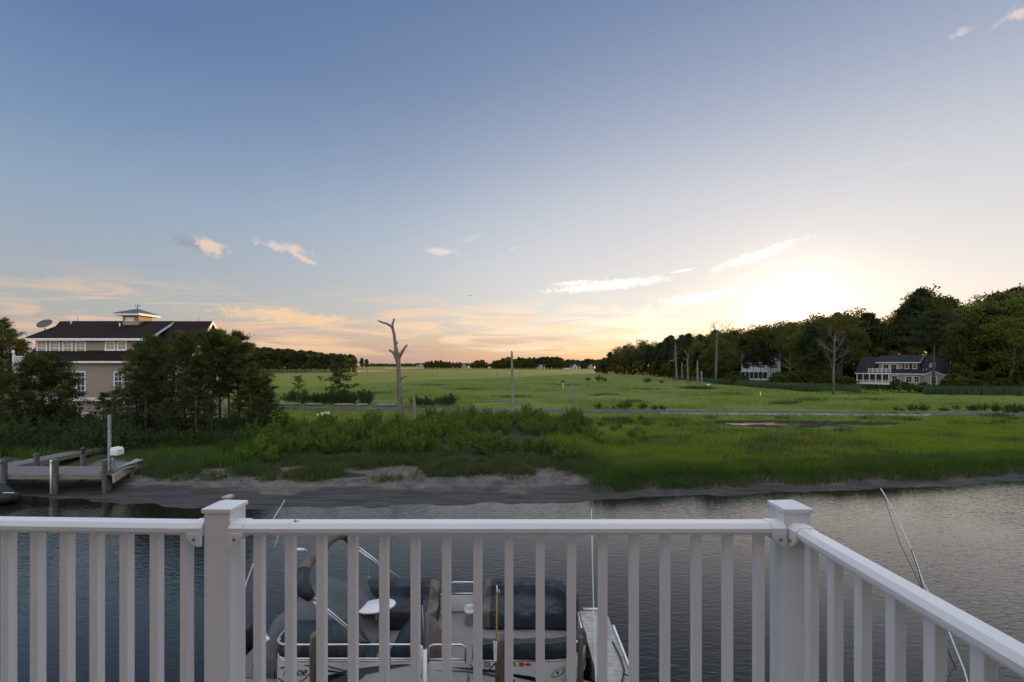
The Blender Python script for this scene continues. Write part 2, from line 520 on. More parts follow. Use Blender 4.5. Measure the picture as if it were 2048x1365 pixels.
# ================================================================== THE SETTING
def sst(a, b, x):
    t = np.clip((np.asarray(x, float) - a) / (b - a), 0, 1)
    return t * t * (3 - 2 * t)
def vnoise(x, y, seed=0):
    x, y = np.asarray(x, float), np.asarray(y, float)
    xi, yi = np.floor(x), np.floor(y)
    fx, fy = x - xi, y - yi
    def h(a, b):
        q = np.sin(a * 127.1 + b * 311.7 + seed * 74.7) * 43758.5453
        return q - np.floor(q)
    u, v = fx * fx * (3 - 2 * fx), fy * fy * (3 - 2 * fy)
    return (h(xi, yi) * (1 - u) + h(xi + 1, yi) * u) * (1 - v) + (h(xi, yi + 1) * (1 - u) + h(xi + 1, yi + 1) * u) * v
def fbm(x, y, seed=0, oc=4):
    s_, a_ = 0, 0.5
    for i in range(oc):
        s_ = s_ + a_ * vnoise(np.asarray(x) * 2 ** i, np.asarray(y) * 2 ** i, seed + i)
        a_ *= 0.5
    return s_
SH = [(-700, 992), (-100, 992), (59, 993), (137, 997), (195, 1005), (300, 1011), (391, 1015), (600, 1016), (800, 1013), (1000, 1007), (1150, 1003), (1300, 995), (1450, 990), (1600, 985), (1750, 978), (1900, 972), (2048, 962), (2500, 950)]
SHY = [yat(py) for px, py in SH]
SHX = [xat(px, y) for (px, py), y in zip(SH, SHY)]
def shore(x):
    x = np.asarray(x, float)
    return np.interp(x, SHX, SHY) + (vnoise(x * 0.9, x * 0, 5) - 0.5) * 0.5 + (vnoise(x * 3.1, x * 0, 6) - 0.5) * 0.16
ROAD = [(-300, 808), (300, 811), (560, 815), (930, 819.5), (1300, 824), (1850, 827), (2400, 829)]
RZ = 0.86
RY = [yat(py, RZ) for px, py in ROAD]
RX = [xat(px, y) for (px, py), y in zip(ROAD, RY)]
def road_y(x): return np.interp(x, RX, RY)
PONDY, PONDX = 48.3, 28.8
def pond(x, y):
    q = np.hypot((x - PONDX) / 6.2, (y - PONDY) / 2.4)
    q2 = np.hypot((x - PONDX - 8.5) / 3.6, (y - PONDY - 0.4) / 1.3)
    return np.minimum(q, q2) + (fbm(x * 0.5, y * 0.8, 3) - 0.47) * 0.9
def ground_z(x, y):
    x, y = np.asarray(x, float), np.asarray(y, float)
    d = y - shore(x)
    n1_ = fbm(x * 0.35, y * 0.35, 11) - 0.47
    n2_ = fbm(x * 0.09, y * 0.09, 12) - 0.47
    beach = np.where(d < 0, d * 0.16, np.where(d < 6.5, d * 0.105, 0.6825 + np.minimum(d - 6.5, 8) * 0.012)) + n1_ * 0.12 * sst(1.0, 5, d)
    lip = (vnoise(x * 0.8, y * 0, 8) - 0.5) * 1.0
    bank = np.where(d < 0, d * 0.2, np.minimum(d, 2) * 0.07) + 0.47 * sst(0.9 + lip * 0.6, 1.7 + lip * 0.6, d) + n1_ * 0.34 * sst(2, 4, d)
    s_ = sst(3.0, 5.6, x + (vnoise(y * 0.7, y * 0, 9) - 0.5) * 1.2)
    z = beach * (1 - s_) + bank * s_
    z = np.maximum(z, -1.0)
    z = z + n2_ * 0.25 * sst(6, 16, d) * (1 - sst(120, 300, y))
    r = np.abs(y - road_y(x))
    z = z + (0.83 - z) * (1 - sst(2.4, 5.0, r)) * (y < 90)
    z = z - (z - 0.12) * (1 - sst(0.8, 1.15, pond(x, y)))
    return z
_far = np.geomspace(58, 3200, 90)
ys_ = np.concatenate([np.linspace(16.5, 30, 80), np.linspace(30.2, 57.6, 110), _far])
pxs = np.concatenate([np.linspace(-2600, -130, 50), np.linspace(-120, 2200, 380), np.linspace(2210, 4600, 46)])
PX, YY = np.meshgrid(pxs, ys_)
XX = (PX - 1024) * YY / F
ZZ = ground_z(XX, YY)
nr, nc = XX.shape
idx = np.arange(nr * nc).reshape(nr, nc)
faces = np.stack([idx[:-1, :-1], idx[:-1, 1:], idx[1:, 1:], idx[1:, :-1]], -1).reshape(-1, 4)
D_ = YY - shore(XX)
sB = sst(3.0, 5.6, XX)
nn = fbm(XX * 0.5, YY * 0.9, 21)
sand = (1 - sst(4.0, 7.0, D_ + (nn - 0.47) * 8)) * (1 - sB) + (1 - sst(1.0, 1.7, D_)) * sB
wet = (1 - sst(0.9, 3.2, D_ + (fbm(XX * 0.25, YY * 1.2, 23) - 0.47) * 3.0 + sB * 0.2)) * (1 - sB * 0.25)
litter = np.exp(-(((XX + 25) / 8.5) ** 2 + ((YY - 36.0) / 5.0) ** 2) ** 2)
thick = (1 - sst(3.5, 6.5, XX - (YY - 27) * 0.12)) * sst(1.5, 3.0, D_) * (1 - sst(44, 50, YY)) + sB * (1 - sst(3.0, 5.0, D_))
litter = np.maximum(litter, 0.9 * np.exp(-(((XX - 71) / 4.5) ** 2 + ((YY - 72.5) / 3.4) ** 2) ** 2))
pondm = 1 - sst(0.95, 1.3, np.minimum(pond(XX, YY), pond(XX, YY + 1.6)))
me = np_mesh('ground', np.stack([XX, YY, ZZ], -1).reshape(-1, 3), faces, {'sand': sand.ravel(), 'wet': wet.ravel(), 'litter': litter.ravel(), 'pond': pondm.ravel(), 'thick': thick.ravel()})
m, t = material('ground_soil_and_marsh')
def attr(n): return t.n('ShaderNodeAttribute', {'attribute_name': n}).outputs['Fac']
co = t.n('ShaderNodeTexCoord').outputs['Object']
big = t.rng(t.noise(co, 0.05, 4.0, 0.6), 0.32, 0.68)
mid = t.rng(t.noise(co, 0.5, 5.0, 0.62), 0.3, 0.7)
mp_ = t.n('ShaderNodeMapping', Vector=co)
mp_.inputs['Scale'].default_value = (0.012, 0.045, 1)
streak = t.rng(t.noise(mp_.outputs[0], 1.0, 6.0, 0.62, 0.6), 0.36, 0.66)
mp4 = t.n('ShaderNodeMapping', Vector=co)
mp4.inputs['Scale'].default_value = (0.05, 0.16, 1)
streak2 = t.rng(t.noise(mp4.outputs[0], 1.0, 5.0, 0.6, 0.8), 0.56, 0.66)
fine = t.noise(co, 3.2, 4.0, 0.65)
g = t.mix(big, (0.125, 0.160, 0.018), (0.170, 0.202, 0.024))
g = t.mix(t.m('MULTIPLY', streak, 0.55), g, (0.125, 0.165, 0.030))
g = t.mix(t.m('MULTIPLY', mid, 0.4), g, (0.05, 0.085, 0.018))
g = t.mix(t.m('MULTIPLY', streak2, 0.75), g, (0.045, 0.055, 0.022))
g = t.mix(t.m('MULTIPLY', t.rng(fine, 0.35, 0.7), 0.35), g, (0.035, 0.06, 0.014))
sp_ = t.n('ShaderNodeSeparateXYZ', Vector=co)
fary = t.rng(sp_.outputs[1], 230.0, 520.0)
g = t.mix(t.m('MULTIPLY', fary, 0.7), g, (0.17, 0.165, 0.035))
s1 = t.mix(t.rng(t.noise(co, 1.6, 6.0, 0.65), 0.3, 0.7), (0.086, 0.072, 0.061), (0.165, 0.146, 0.127))
mp5 = t.n('ShaderNodeMapping', Vector=co)
mp5.inputs['Scale'].default_value = (0.16, 2.2, 1)
tide = t.rng(t.noise(mp5.outputs[0], 1.0, 5.0, 0.6, 0.6), 0.42, 0.62)
s1 = t.mix(t.m('MULTIPLY', tide, 0.45), s1, (0.07, 0.058, 0.05))
specks = t.rng(t.noise(co, 9.0, 3.0, 0.7), 0.63, 0.70)
s1 = t.mix(t.m('MULTIPLY', specks, 0.6), s1, (0.06, 0.05, 0.04))
wetc = t.mix(t.rng(t.noise(mp5.outputs[0], 2.5, 5.0, 0.7), 0.35, 0.65), (0.032, 0.030, 0.028), (0.072, 0.066, 0.060))
w_ = t.rng(t.m('ADD', attr('wet'), t.m('MULTIPLY', t.m('SUBTRACT', mid, 0.5), 0.5)), 0.25, 0.75)
s1 = t.mix(w_, s1, wetc)
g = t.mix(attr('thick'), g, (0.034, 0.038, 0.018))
soil = t.mix(t.rng(t.m('ADD', attr('sand'), t.m('MULTIPLY', t.m('SUBTRACT', mid, 0.5), 0.7)), 0.3, 0.7), g, s1)
soil = t.mix(t.m('MULTIPLY', attr('litter'), t.rng(mid, 0.0, 0.8, 0.4, 1.0)), soil, (0.06, 0.030, 0.020))
soil = t.mix(attr('pond'), soil, (0.022, 0.017, 0.012))
b_ = t.n('ShaderNodeBsdfPrincipled', Base_Color=soil)
t.set(b_.inputs['Roughness'], t.m('SUBTRACT', 0.95, t.m('MULTIPLY', t.m('MULTIPLY', w_, attr('sand')), 0.30)))
b_.inputs['Specular IOR Level'].default_value = 0.2
bh = t.m('ADD', t.m('MULTIPLY', t.noise(co, 1.1, 5.0, 0.65), 1.0), t.m('MULTIPLY', fine, 0.5))
bp_ = t.n('ShaderNodeBump', Height=bh, Strength=0.7)
bp_.inputs['Distance'].default_value = 0.18
t.set(b_.inputs['Normal'], bp_.outputs[0])
t.n('ShaderNodeOutputMaterial', Surface=b_.outputs[0])
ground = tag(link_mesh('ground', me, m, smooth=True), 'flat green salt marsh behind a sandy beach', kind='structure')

# ---- water
def watermat(name, base, dist, sc=1.0, p=3.3):
    m, t = material(name)
    co = t.n('ShaderNodeTexCoord').outputs['Object']
    a = t.n('ShaderNodeMapping', Vector=co)
    a.inputs['Rotation'].default_value = (0, 0, R(-14))
    a.inputs['Scale'].default_value = (2.6 * sc, 8.5 * sc, 1)
    h1 = t.noise(a.outputs[0], 1.0, 2.0, 0.5, 0.6)
    b = t.n('ShaderNodeMapping', Vector=co)
    b.inputs['Rotation'].default_value = (0, 0, R(24))
    b.inputs['Scale'].default_value = (4.2 * sc, 12.0 * sc, 1)
    h2 = t.noise(b.outputs[0], 1.0, 2.0, 0.5, 0.3)
    calm = t.rng(t.noise(co, 0.13 * sc, 3.0, 0.5), 0.35, 0.65, 0.5, 1.0)
    hh = t.m('MULTIPLY', t.m('ADD', h1, t.m('MULTIPLY', h2, 0.4)), calm)
    bp = t.n('ShaderNodeBump', Height=hh, Strength=1.0)
    bp.inputs['Distance'].default_value = dist
    lw = t.n('ShaderNodeLayerWeight', Blend=0.5)
    t.set(lw.inputs['Normal'], bp.outputs[0])
    lf = t.n('ShaderNodeLayerWeight', Blend=0.5)
    fc = t.m('ADD', t.m('MULTIPLY', lf.outputs['Facing'], 0.55), t.m('MULTIPLY', lw.outputs['Facing'], 0.45))
    fr = t.m('ADD', 0.008, t.m('MULTIPLY', t.m('POWER', fc, p), 0.98), clamp=True)
    gl = t.n('ShaderNodeBsdfGlossy', Color=(1.0, 0.945, 0.87, 1))
    gl.inputs['Roughness'].default_value = 0.05
    t.set(gl.inputs['Normal'], bp.outputs[0])
    df = t.n('ShaderNodeBsdfDiffuse', Color=(*base, 1.0))
    mx = t.n('ShaderNodeMixShader', i0=fr, i1=df.outputs[0], i2=gl.outputs[0])
    t.n('ShaderNodeOutputMaterial', Surface=mx.outputs[0])
    return m
M['water'] = watermat('canal_water', (0.011, 0.012, 0.010), 0.016)
mb = MB()
mb.add([(-90, 3.95, 0), (90, 3.95, 0), (90, 31, 0), (-90, 31, 0)], [(0, 1, 2, 3)])
tag(mb.build('canal_water', M['water'], fixn=False), 'dark rippled canal water', kind='structure')
def sheet(name, pts, z, mat, label):
    mb = MB()
    mb.add([(x, y, z) for x, y in pts], [tuple(range(len(pts)))])
    return tag(mb.build(name, mat, fixn=False), label, kind='structure')
M['bay'] = watermat('bay_water', (0.05, 0.06, 0.065), 0.05, 0.4)
def pxs_pts(l): return [(xat(px, yat(py, 0.8)), yat(py, 0.8)) for px, py in l]
far = pxs_pts([(100, 748), (480, 747.6), (560, 746.6), (640, 745.6), (700, 745.2), (740, 744.2), (788, 743.4), (760, 742.7), (700, 741.9), (640, 741.6), (560, 741.2), (300, 741.2), (100, 741.2)])
sheet('bay_water', far, 1.0, M['bay'], 'pale strip of bay water beyond the marsh')
far2 = pxs_pts([(770, 738.4), (860, 738.0), (905, 737.6), (860, 736.8), (770, 736.6)])
sheet('open_water', far2, 1.05, M['bay'], 'thin line of open water at the horizon')
a_ = np.linspace(0, 2 * math.pi, 40, endpoint=False)
M['pond'] = watermat('pond_water', (0.012, 0.012, 0.01), 0.01, 1.0)
sheet('marsh_pond', [(PONDX + 2 + 15 * math.cos(q), PONDY + 4.6 * math.sin(q)) for q in a_], 0.36, M['pond'], 'small dark pool of water in the marsh')

# ---- gravel causeway
xs_ = np.linspace(RX[0], RX[-1], 220)
yc_ = road_y(xs_)
hw_ = 2.15 + (vnoise(xs_ * 0.3, xs_ * 0, 4) - 0.5) * 0.7
hw2 = 2.15 + (vnoise(xs_ * 0.4, xs_ * 0, 14) - 0.5) * 0.8
mb = MB()
mb.add([(x, y - h, RZ) for x, y, h in zip(xs_, yc_, hw_)] + [(x, y, RZ + 0.03) for x, y in zip(xs_, yc_)] + [(x, y + h, RZ) for x, y, h in zip(xs_, yc_, hw2)],
       [(r * 220 + i, r * 220 + i + 1, (r + 1) * 220 + i + 1, (r + 1) * 220 + i) for r in (0, 1) for i in range(219)])
M['gravel'] = pbr('grey_gravel', (0.055, 0.048, 0.048), 0.95, 0.5, 0.9, bump=0.5, bscale=9, c2=(0.105, 0.094, 0.092))
tag(mb.build('gravel_road', M['gravel'], fixn=False), 'grey gravel causeway crossing the marsh', kind='structure')
# pale timber edge on its near side, and the logs along its far side
kx0, kx1 = xat(1325, 53.5), xat(1850, 53.2)
M['kerbwood'] = pbr('pale_kerb_timber', (0.34, 0.32, 0.285), 0.8, 0.3, 1.5)
k = MB()
for i in range(24):
    x0 = kx0 + (kx1 - kx0) * i / 24
    x1 = kx0 + (kx1 - kx0) * (i + 1) / 24 - 0.03
    y0 = float(road_y((x0 + x1) / 2)) - 2.5 + random.uniform(-0.05, 0.05)
    k.box(x0, x1, y0 - 0.1, y0 + 0.1, 0.6, 1.02 + random.uniform(-0.03, 0.02))
tag(k.build('timber_kerb', M['kerbwood']), 'long pale timber edging on the near side of the gravel causeway', 'kerb')
ZF0 = 5.45
# near side: bulkhead and yard under the balcony
M['yard'] = pbr('yard_soil', (0.12, 0.1, 0.07), 0.95, 0.3, 2.0)
yb = MB()
yb.box(-60, 60, -14, 3.7, 0.9, 1.25)
tag(yb.build('yard_ground', M['yard']), 'bare yard under the balcony', kind='structure')
M['greysiding'] = siding('grey_shingle_siding', (0.30, 0.29, 0.285))
own = thing('beach_house', 'shingled wall of the house that the balcony hangs on, behind the viewer', 'house', (-2, -4, 1.2))
q = MB()
q.box(-9, 5.5, -9, -1.62, 1.1, 11.5)
q.build('wall', M['greysiding'], own)
MB().prism([(-9.5, 11.3), (-5.3, 14.6), (-1.1, 11.3), (-1.1, 11.52), (-5.3, 14.85), (-9.5, 11.52)], 'x', -9.4, 5.9).build('roof', M['roof'], own)
for a in (-4.4, -1.2, 1.2):
    q = MB()
    q.box(a, a + 1.9, -1.617, -1.56, ZF0, ZF0 + 0.08).box(a, a + 1.9, -1.617, -1.56, ZF0 + 2.1, ZF0 + 2.22).box(a, a + 0.1, -1.617, -1.56, ZF0 + 0.081, ZF0 + 2.099).box(a + 1.8, a + 1.9, -1.617, -1.56, ZF0 + 0.081, ZF0 + 2.099)
    f_ = q.build('glass_door', M['white'], own)
    MB().box(a + 0.1, a + 1.8, -1.61, -1.59, ZF0 + 0.081, ZF0 + 2.099).build('pane', M['glass'], f_)
bk = MB()
bk.box(-60, 60, 3.7, 3.95, -1.2, 1.4)
tag(bk.build('bulkhead_wall', M['fascia']), 'timber bulkhead wall along the near side of the canal', 'bulkhead')

# ================================================================== BALCONY RAILING
ZT = CAMZ - 0.585                        # top of the hand rails
ZF = 5.40                                # balcony floor
PROF = [(-0.037, -0.0295), (-0.037, -0.0150), (-0.0355, -0.0135), (-0.0235, -0.0012), (-0.0215, 0.0), (0.0215, 0.0), (0.0235, -0.0012), (0.0355, -0.0135), (0.037, -0.0150), (0.037, -0.0295), (0.026, -0.0315), (0.026, -0.042), (-0.026, -0.042), (-0.026, -0.0315)]
PY = 1.666
PXL, PXR = -1.085, 1.051
bal_bm = MB().bbox(-0.0162, 0.0162, -0.0162, 0.0162, ZF + 0.11, ZT - 0.036, 0.0035)
BAL = bpy.data.meshes.new('baluster')
BAL.from_pydata([(x, y, z - ZF) for x, y, z in bal_bm.v], [], bal_bm.f)
def rail_section(label, p0, p1, balpos, rail_y=0.0):
    """a straight stretch of railing from p0 to p1 (x, y)"""
    a, b = Vector((*p0, 0)), Vector((*p1, 0))
    d = (b - a).normalized()
    nrm_ = Vector((-d.y, d.x, 0))
    root = thing('railing', label, 'railing', (a.x, a.y, ZF), 'white balcony railing sections')
    up = Vector((0, 0, 1))
    L = (b - a).length
    k = 0.045
    MB().sweep(PROF, [(a + d * k + up * ZT, nrm_, up), (b - d * k + up * ZT, nrm_, up)]).build('top_rail', M['vinyl'], root)
    lo = [(-0.025, 0), (-0.025, 0.05), (0.025, 0.05), (0.025, 0)]
    MB().sweep(lo, [(a + up * (ZF + 0.07), nrm_, up), (b + up * (ZF + 0.07), nrm_, up)]).build('bottom_rail', M['vinyl'], root)
    ang_ = math.atan2(d.y, d.x)
    for t_ in balpos:
        o = link_mesh('baluster', BAL, [], root) if BAL.materials else link_mesh('baluster', BAL, M['vinyl'], root)
        p = d * t_
        o.location = (p.x, p.y, 0)
        o.rotation_euler = (0, 0, ang_)
    # end collars and their screwed cheeks
    PB = [(x * 1.12, y * 1.0 + (0.003 if y > -0.02 else -0.002)) for x, y in PROF]
    for e, s_ in ((a, 1), (b, -1)):
        q = MB()
        q.sweep(PB, [(e + up * ZT, nrm_, up), (e + d * (s_ * 0.05) + up * ZT, nrm_, up)])
        for c in (-1, 1):
            cheek = [(0.0, -0.03), (0.05, -0.03), (0.052, -0.045), (0.03, -0.068), (0.012, -0.078), (0.0, -0.078)]
            base = e + nrm_ * (c * 0.032)
            q.sweep(cheek, [(base + up * ZT, d * s_, up), (base + nrm_ * (c * 0.011) + up * ZT, d * s_, up)])
        br = q.build('bracket', M['vinyl'], root)
        for c in (-1, 1):
            sc_ = MB()
            pc = e + d * (s_ * 0.024) + nrm_ * (c * 0.0425) + up * (ZT - 0.052)
            sc_.tube([pc, pc + nrm_ * (c * 0.003)], 0.0065, 10)
            sc_.build('screw', M['galv'], br)
    return root
sp = 0.1165
x0 = xat(515, 1.643)
lead = PXL + 0.049
front = rail_section('long white railing section across the front of the balcony, between the two capped posts', (PXL + 0.049, 1.645), (PXR - 0.049, 1.645),
                     [xat(514.5, 1.629) + sp * i - (PXL + 0.049) for i in range(17)])
ld = Vector((-1, math.tan(R(2.2)))).normalized()
ls = Vector((PXL - 0.049, 1.645))
rail_section('white railing section running off to the left of the balcony, beside the left capped post', tuple(ls), tuple(ls + ld * 3.2),
             [0.083 + sp * i for i in range(26)])
rail_section('white railing section coming back towards the viewer from the right capped post', (PXR, PY - 0.049), (PXR, -1.6),
             [PY - 0.049 - (1.543 - 0.1125 * i) for i in range(27)])
def rail_post(label, x):
    root = thing('railing_post', label, 'post', (x, PY, ZF - 0.35), 'white balcony railing posts')
    h = 0.0485
    MB().bbox(x - h, x + h, PY - h, PY + h, ZF - 0.35, ZT + 0.054, 0.004).build('shaft', M['vinyl'], root)
    c = MB()
    q = 0.0545
    zb = ZT + 0.040
    c.bbox(x - q, x + q, PY - q, PY + q, zb, zb + 0.0165, 0.003)
    c.add([(x - q + 0.002, PY - q + 0.002, zb + 0.016), (x + q - 0.002, PY - q + 0.002, zb + 0.016), (x + q - 0.002, PY + q - 0.002, zb + 0.016), (x - q + 0.002, PY + q - 0.002, zb + 0.016), (x, PY, zb + 0.0345)],
          [(0, 1, 4), (1, 2, 4), (2, 3, 4), (3, 0, 4)])
    c.build('cap', M['vinyl'], root)
rail_post('white square post with pyramid cap at the left end of the long front railing', PXL)
rail_post('white square corner post with pyramid cap, where the railing turns back towards the viewer', PXR)
fl = MB()
for i in range(24):
    y1 = 1.78 - i * 0.143
    fl.bbox(-5.5, 1.2, y1 - 0.138, y1, ZF - 0.03, ZF, 0.004)
deck = thing('balcony_deck', 'pale plank balcony floor under the white railing', 'balcony', (-2, 0, ZF))
fl.build('floor_boards', M['pierdeck'], deck)
jb = MB()
jb.box(-5.5, 1.2, 1.62, 1.775, ZF - 0.3, ZF - 0.032).box(-5.5, 1.2, -1.6, -1.5, ZF - 0.3, ZF - 0.032)
jb.build('rim_joist', M['white'], deck)
for x in (-5.2, -1.085, 1.0):
    MB().box(x - 0.08, x + 0.08, 1.44, 1.60, 1.2, ZF - 0.035).build('support_post', M['white'], deck)
# a few dry leaf crumbs caught on the front rail
cr = MB()
for i in range(16):
    x = xat(592, 1.64) + random.gauss(0, 0.007)
    y = 1.64 + random.gauss(0, 0.008)
    r_ = random.uniform(0.0012, 0.003)
    a_ = random.uniform(0, 6.3)
    cr.add([(x, y, ZT + 0.0006), (x + r_ * 2 * math.cos(a_), y + r_ * 2 * math.sin(a_), ZT + 0.0025), (x + r_ * math.cos(a_ + 1.9), y + r_ * math.sin(a_ + 1.9), ZT + 0.0012), (x, y, ZT + 0.004)], [(0, 1, 2), (0, 1, 3), (1, 2, 3), (0, 2, 3)])
tag(cr.build('leaf_crumbs', M['rust']), 'tiny brown crumbs of dry leaf on top of the front hand rail', kind='stuff')

# ================================================================== PONTOON BOAT AND OUR PIER
YN, YFB = 8.7, 11.2
BX0, BX1 = xat(545, YN), 0.95            # stern corner, start of the bow curve
BC = (YN + YFB) / 2
boat = thing('pontoon_boat', 'pontoon boat with charcoal canvas seat covers and folded sun canopy, moored below the balcony', 'boat', (-2.0, BC, 0))
DZ = 0.587
def b_outline(inset=0.0, n=14):
    """plan outline of deck and fence: square stern with rounded corners, full round bow"""
    pts = []
    r_ = 0.28
    x0, x1, y0, y1 = BX0 + inset, BX1, YN + inset, YFB - inset
    def arc(cx, cy, rx, ry, a0, a1, k):
        for i in range(k + 1):
            a = R(a0 + (a1 - a0) * i / k)
            pts.append((cx + rx * math.cos(a), cy + ry * math.sin(a)))
    arc(x0 + r_, y1 - r_, r_, r_, 180, 90, 5)
    rb = 0.75 - inset * 0.4
    arc(x1 - 0.15, y1 - rb, rb, rb, 90, 0, 7)
    arc(x1 - 0.15, y0 + rb, rb, rb, 0, -90, 7)
    arc(x0 + r_, y0 + r_, r_, r_, 270, 180, 5)
    return pts
OUT = b_outline()
# floats
for yc in (YN + 0.35, YFB - 0.35):
    MB().tube([(-5.5, yc, 0.12), (-5.3, yc, 0.12), (0.9, yc, 0.12), (1.35, yc, 0.2), (1.65, yc, 0.33)], [0.24, 0.31, 0.31, 0.22, 0.04], 14).build('float', M['alu'], boat, True)
dk_ = MB()
po = [(-5.75, YN + 0.1), (-5.75, YFB - 0.1)] + [(x + 0.0, y) for x, y in OUT[6:-6]] 
dk_.prism([(-5.75, YN + 0.02), (-5.75, YFB - 0.02)] + OUT[6:-6], 'z', DZ - 0.1, DZ)
dk_.build('deck', M['carpet'], boat)
# side panels
def wall_strip(pts, z0, z1, th=0.02):
    q = MB()
    n = len(pts)
    vs, fs = [], []
    for i, (x, y) in enumerate(pts):
        px_, py_ = pts[max(i - 1, 0)]
        nx_, ny_ = pts[min(i + 1, n - 1)]
        tx, ty = nx_ - px_, ny_ - py_
        l_ = math.hypot(tx, ty) or 1
        ox, oy = -ty / l_ * th, tx / l_ * th
        vs += [(x, y, z0), (x, y, z1), (x + ox, y + oy, z1), (x + ox, y + oy, z0)]
        if i:
            b = 4 * (i - 1)
            fs += [(b + j, b + (j + 1) % 4, b + 4 + (j + 1) % 4, b + 4 + j) for j in range(4)]
    fs += [(0, 3, 2, 1), (4 * n - 4, 4 * n - 3, 4 * n - 2, 4 * n - 1)]
    return q.add(vs, fs)
GX0, GX1 = xat(852, YN), xat(937, YN)     # near gate
GF0, GF1 = xat(898, YFB), xat(960, YFB)   # far gate
far_pts = OUT[:6]
bow_pts = OUT[6:22]
near_pts = OUT[22:]
stern = [OUT[-1], OUT[0]]
ZP = 1.03
near_l = [(GX0 - 0.03, YN)] + near_pts
near_r = bow_pts[8:] + [(GX1 + 0.03, YN)]
far_l = far_pts + [(GF0 - 0.03, YFB)]
far_r = [(GF1 + 0.03, YFB)] + bow_pts[:9]
for q in (near_l, near_r, far_l, far_r):
    wall_strip(q, DZ + 0.012, ZP).build('side_panel', M['panel'], boat)
wall_strip([(GX0 + 0.03, YN), (GX1 - 0.03, YN)], DZ + 0.04, ZP - 0.01).build('gate_panel', M['panel'], boat)
wall_strip([(GF0 + 0.03, YFB), (GF1 - 0.03, YFB)], DZ + 0.04, ZP - 0.01).build('gate_panel', M['panel'], boat)
# rub strip: black line and aluminium lip along the top of the panels, lower edge too
for q in (near_l, near_r, far_l, far_r):
    lip = MB()
    lip.tube([(x, y, ZP + 0.022) for x, y in q], 0.021, 8)
    lip.tube([(x, y, DZ + 0.0) for x, y in q], 0.028, 8)
    l_ = lip.build('lip', M['alu'], boat, True)
    MB().tube([(x, y - 0.004 if y < BC else y + 0.004, ZP - 0.018) for x, y in q], 0.014, 6).build('black_trim', M['black'], boat)
# rails: low along the stern half, none above the covered bow seats
ZR = 1.365
rl = MB()
stern_rail = [(GX0 - 0.06, YN, ZR - 0.13), (GX0 - 0.08, YN, ZR - 0.04), (GX0 - 0.17, YN, ZR)] + [(x, y, ZR) for x, y in near_pts] + [(BX0, YN + 0.9, ZR)]
rl.tube(stern_rail, 0.021, 8)
low_rail = [(x, y, ZP + 0.06) for x, y in near_l] + [(BX0, YN + 0.9, ZP + 0.06)]
rl.tube(low_rail, 0.018, 8)
rl.build('stern_rail', M['alu'], boat, True)
for px in (629, 777):
    MB().box(xat(px, YN) - 0.045, xat(px, YN) + 0.045, YN - 0.035, YN - 0.012, ZP - 0.12, ZR + 0.01).build('stanchion', M['alu'], boat)
MB().tube([(BX0, YN + 0.88, ZR), (BX0, YN + 0.88, DZ)], 0.02, 8).build('stanchion', M['alu'], boat)
def gate_hoop(x0, x1, y):
    r_ = 0.1
    q = MB()
    pts = [(x0, y, ZP)] + [(x0 + r_ - r_ * math.cos(R(a)), y, ZR - r_ + r_ * math.sin(R(a))) for a in (0, 30, 60, 90)] + [(x1 - r_ + r_ * math.sin(R(a)), y, ZR - r_ + r_ * math.cos(R(a))) for a in (0, 30, 60, 90)] + [(x1, y, ZP)]
    q.tube(pts, 0.02, 8)
    q.tube([(x0, y, ZP + 0.05), (x1, y, ZP + 0.05)], 0.018, 8)
    q.build('gate_rail', M['alu'], boat, True)
gate_hoop(GX0 + 0.05, GX1 - 0.06, YN)
gate_hoop(GF0 + 0.02, GF1 - 0.03, YFB)
bow_r = MB()
bow_r.tube([(x, y, ZR - 0.03) for x, y in [(-0.4, YFB)] + bow_pts[:8]], 0.018, 8)
bow_r.build('bow_rail', M['alu'], boat, True)
# ---- canvas covers
def cover(name, prof, path, mat, seed, amp=0.02, scale=None, ends=(0, 0), piping=()):
    """closed profile of (inward offset, height) swept along a plan path of (x, y, inward normal)"""
    q = MB()
    m_ = len(prof)
    rr = random.Random(seed)
    pr = []
    for i in range(m_):                                   # rounder profile
        a, b = prof[i], prof[(i + 1) % m_]
        pr += [a, ((a[0] * 2 + b[0]) / 3, (a[1] * 2 + b[1]) / 3), ((a[0] + 2 * b[0]) / 3, (a[1] + 2 * b[1]) / 3)]
    m3 = len(pr)
    n_ = len(path)
    for i, (x, y, nx_, ny_) in enumerate(path):
        e = min(i, n_ - 1 - i)
        hs = (scale(i / (n_ - 1)) if scale else 1.0) * (0.90 + 0.1 * min(1, e / 2.5))
        for j, (o, z) in enumerate(pr):
            ph = i * 0.9 + seed
            f_ = amp * (math.sin(ph * 1.3 + j * 0.7) + 0.7 * math.sin(ph * 2.7 - j * 0.5) + rr.uniform(-0.4, 0.4)) * (1 if z > DZ + 0.05 else 0)
            q.v.append((x + nx_ * (o + f_), y + ny_ * (o + f_), DZ + (z - DZ) * hs + f_ * 0.5))
    for i in range(n_ - 1):
        for j in range(m3):
            k2 = (j + 1) % m3
            q.f.append((i * m3 + j, i * m3 + k2, (i + 1) * m3 + k2, (i + 1) * m3 + j))
    q.f.append(tuple(range(m3)))
    q.f.append(tuple((n_ - 1) * m3 + j for j in reversed(range(m3))))
    q.mi = [1 if (i < ends[0] or i >= n_ - 1 - ends[1]) else 0 for i in range(n_ - 1) for j in range(m3)] + [0, 0]
    o = q.build(name, [mat, M['taupe']], boat, True)
    md = o.modifiers.new('round', 'SUBSURF')
    md.levels = md.render_levels = 1
    for jj in piping:
        MB().tube([q.v[i * m3 + jj] for i in range(1, n_ - 1)], 0.007, 6).build('piping', M['greycanvas'], o, True)
    return o
def straight(x0, x1, y, ny, n):
    return [(x0 + (x1 - x0) * i / n, y, 0, ny) for i in range(n + 1)]
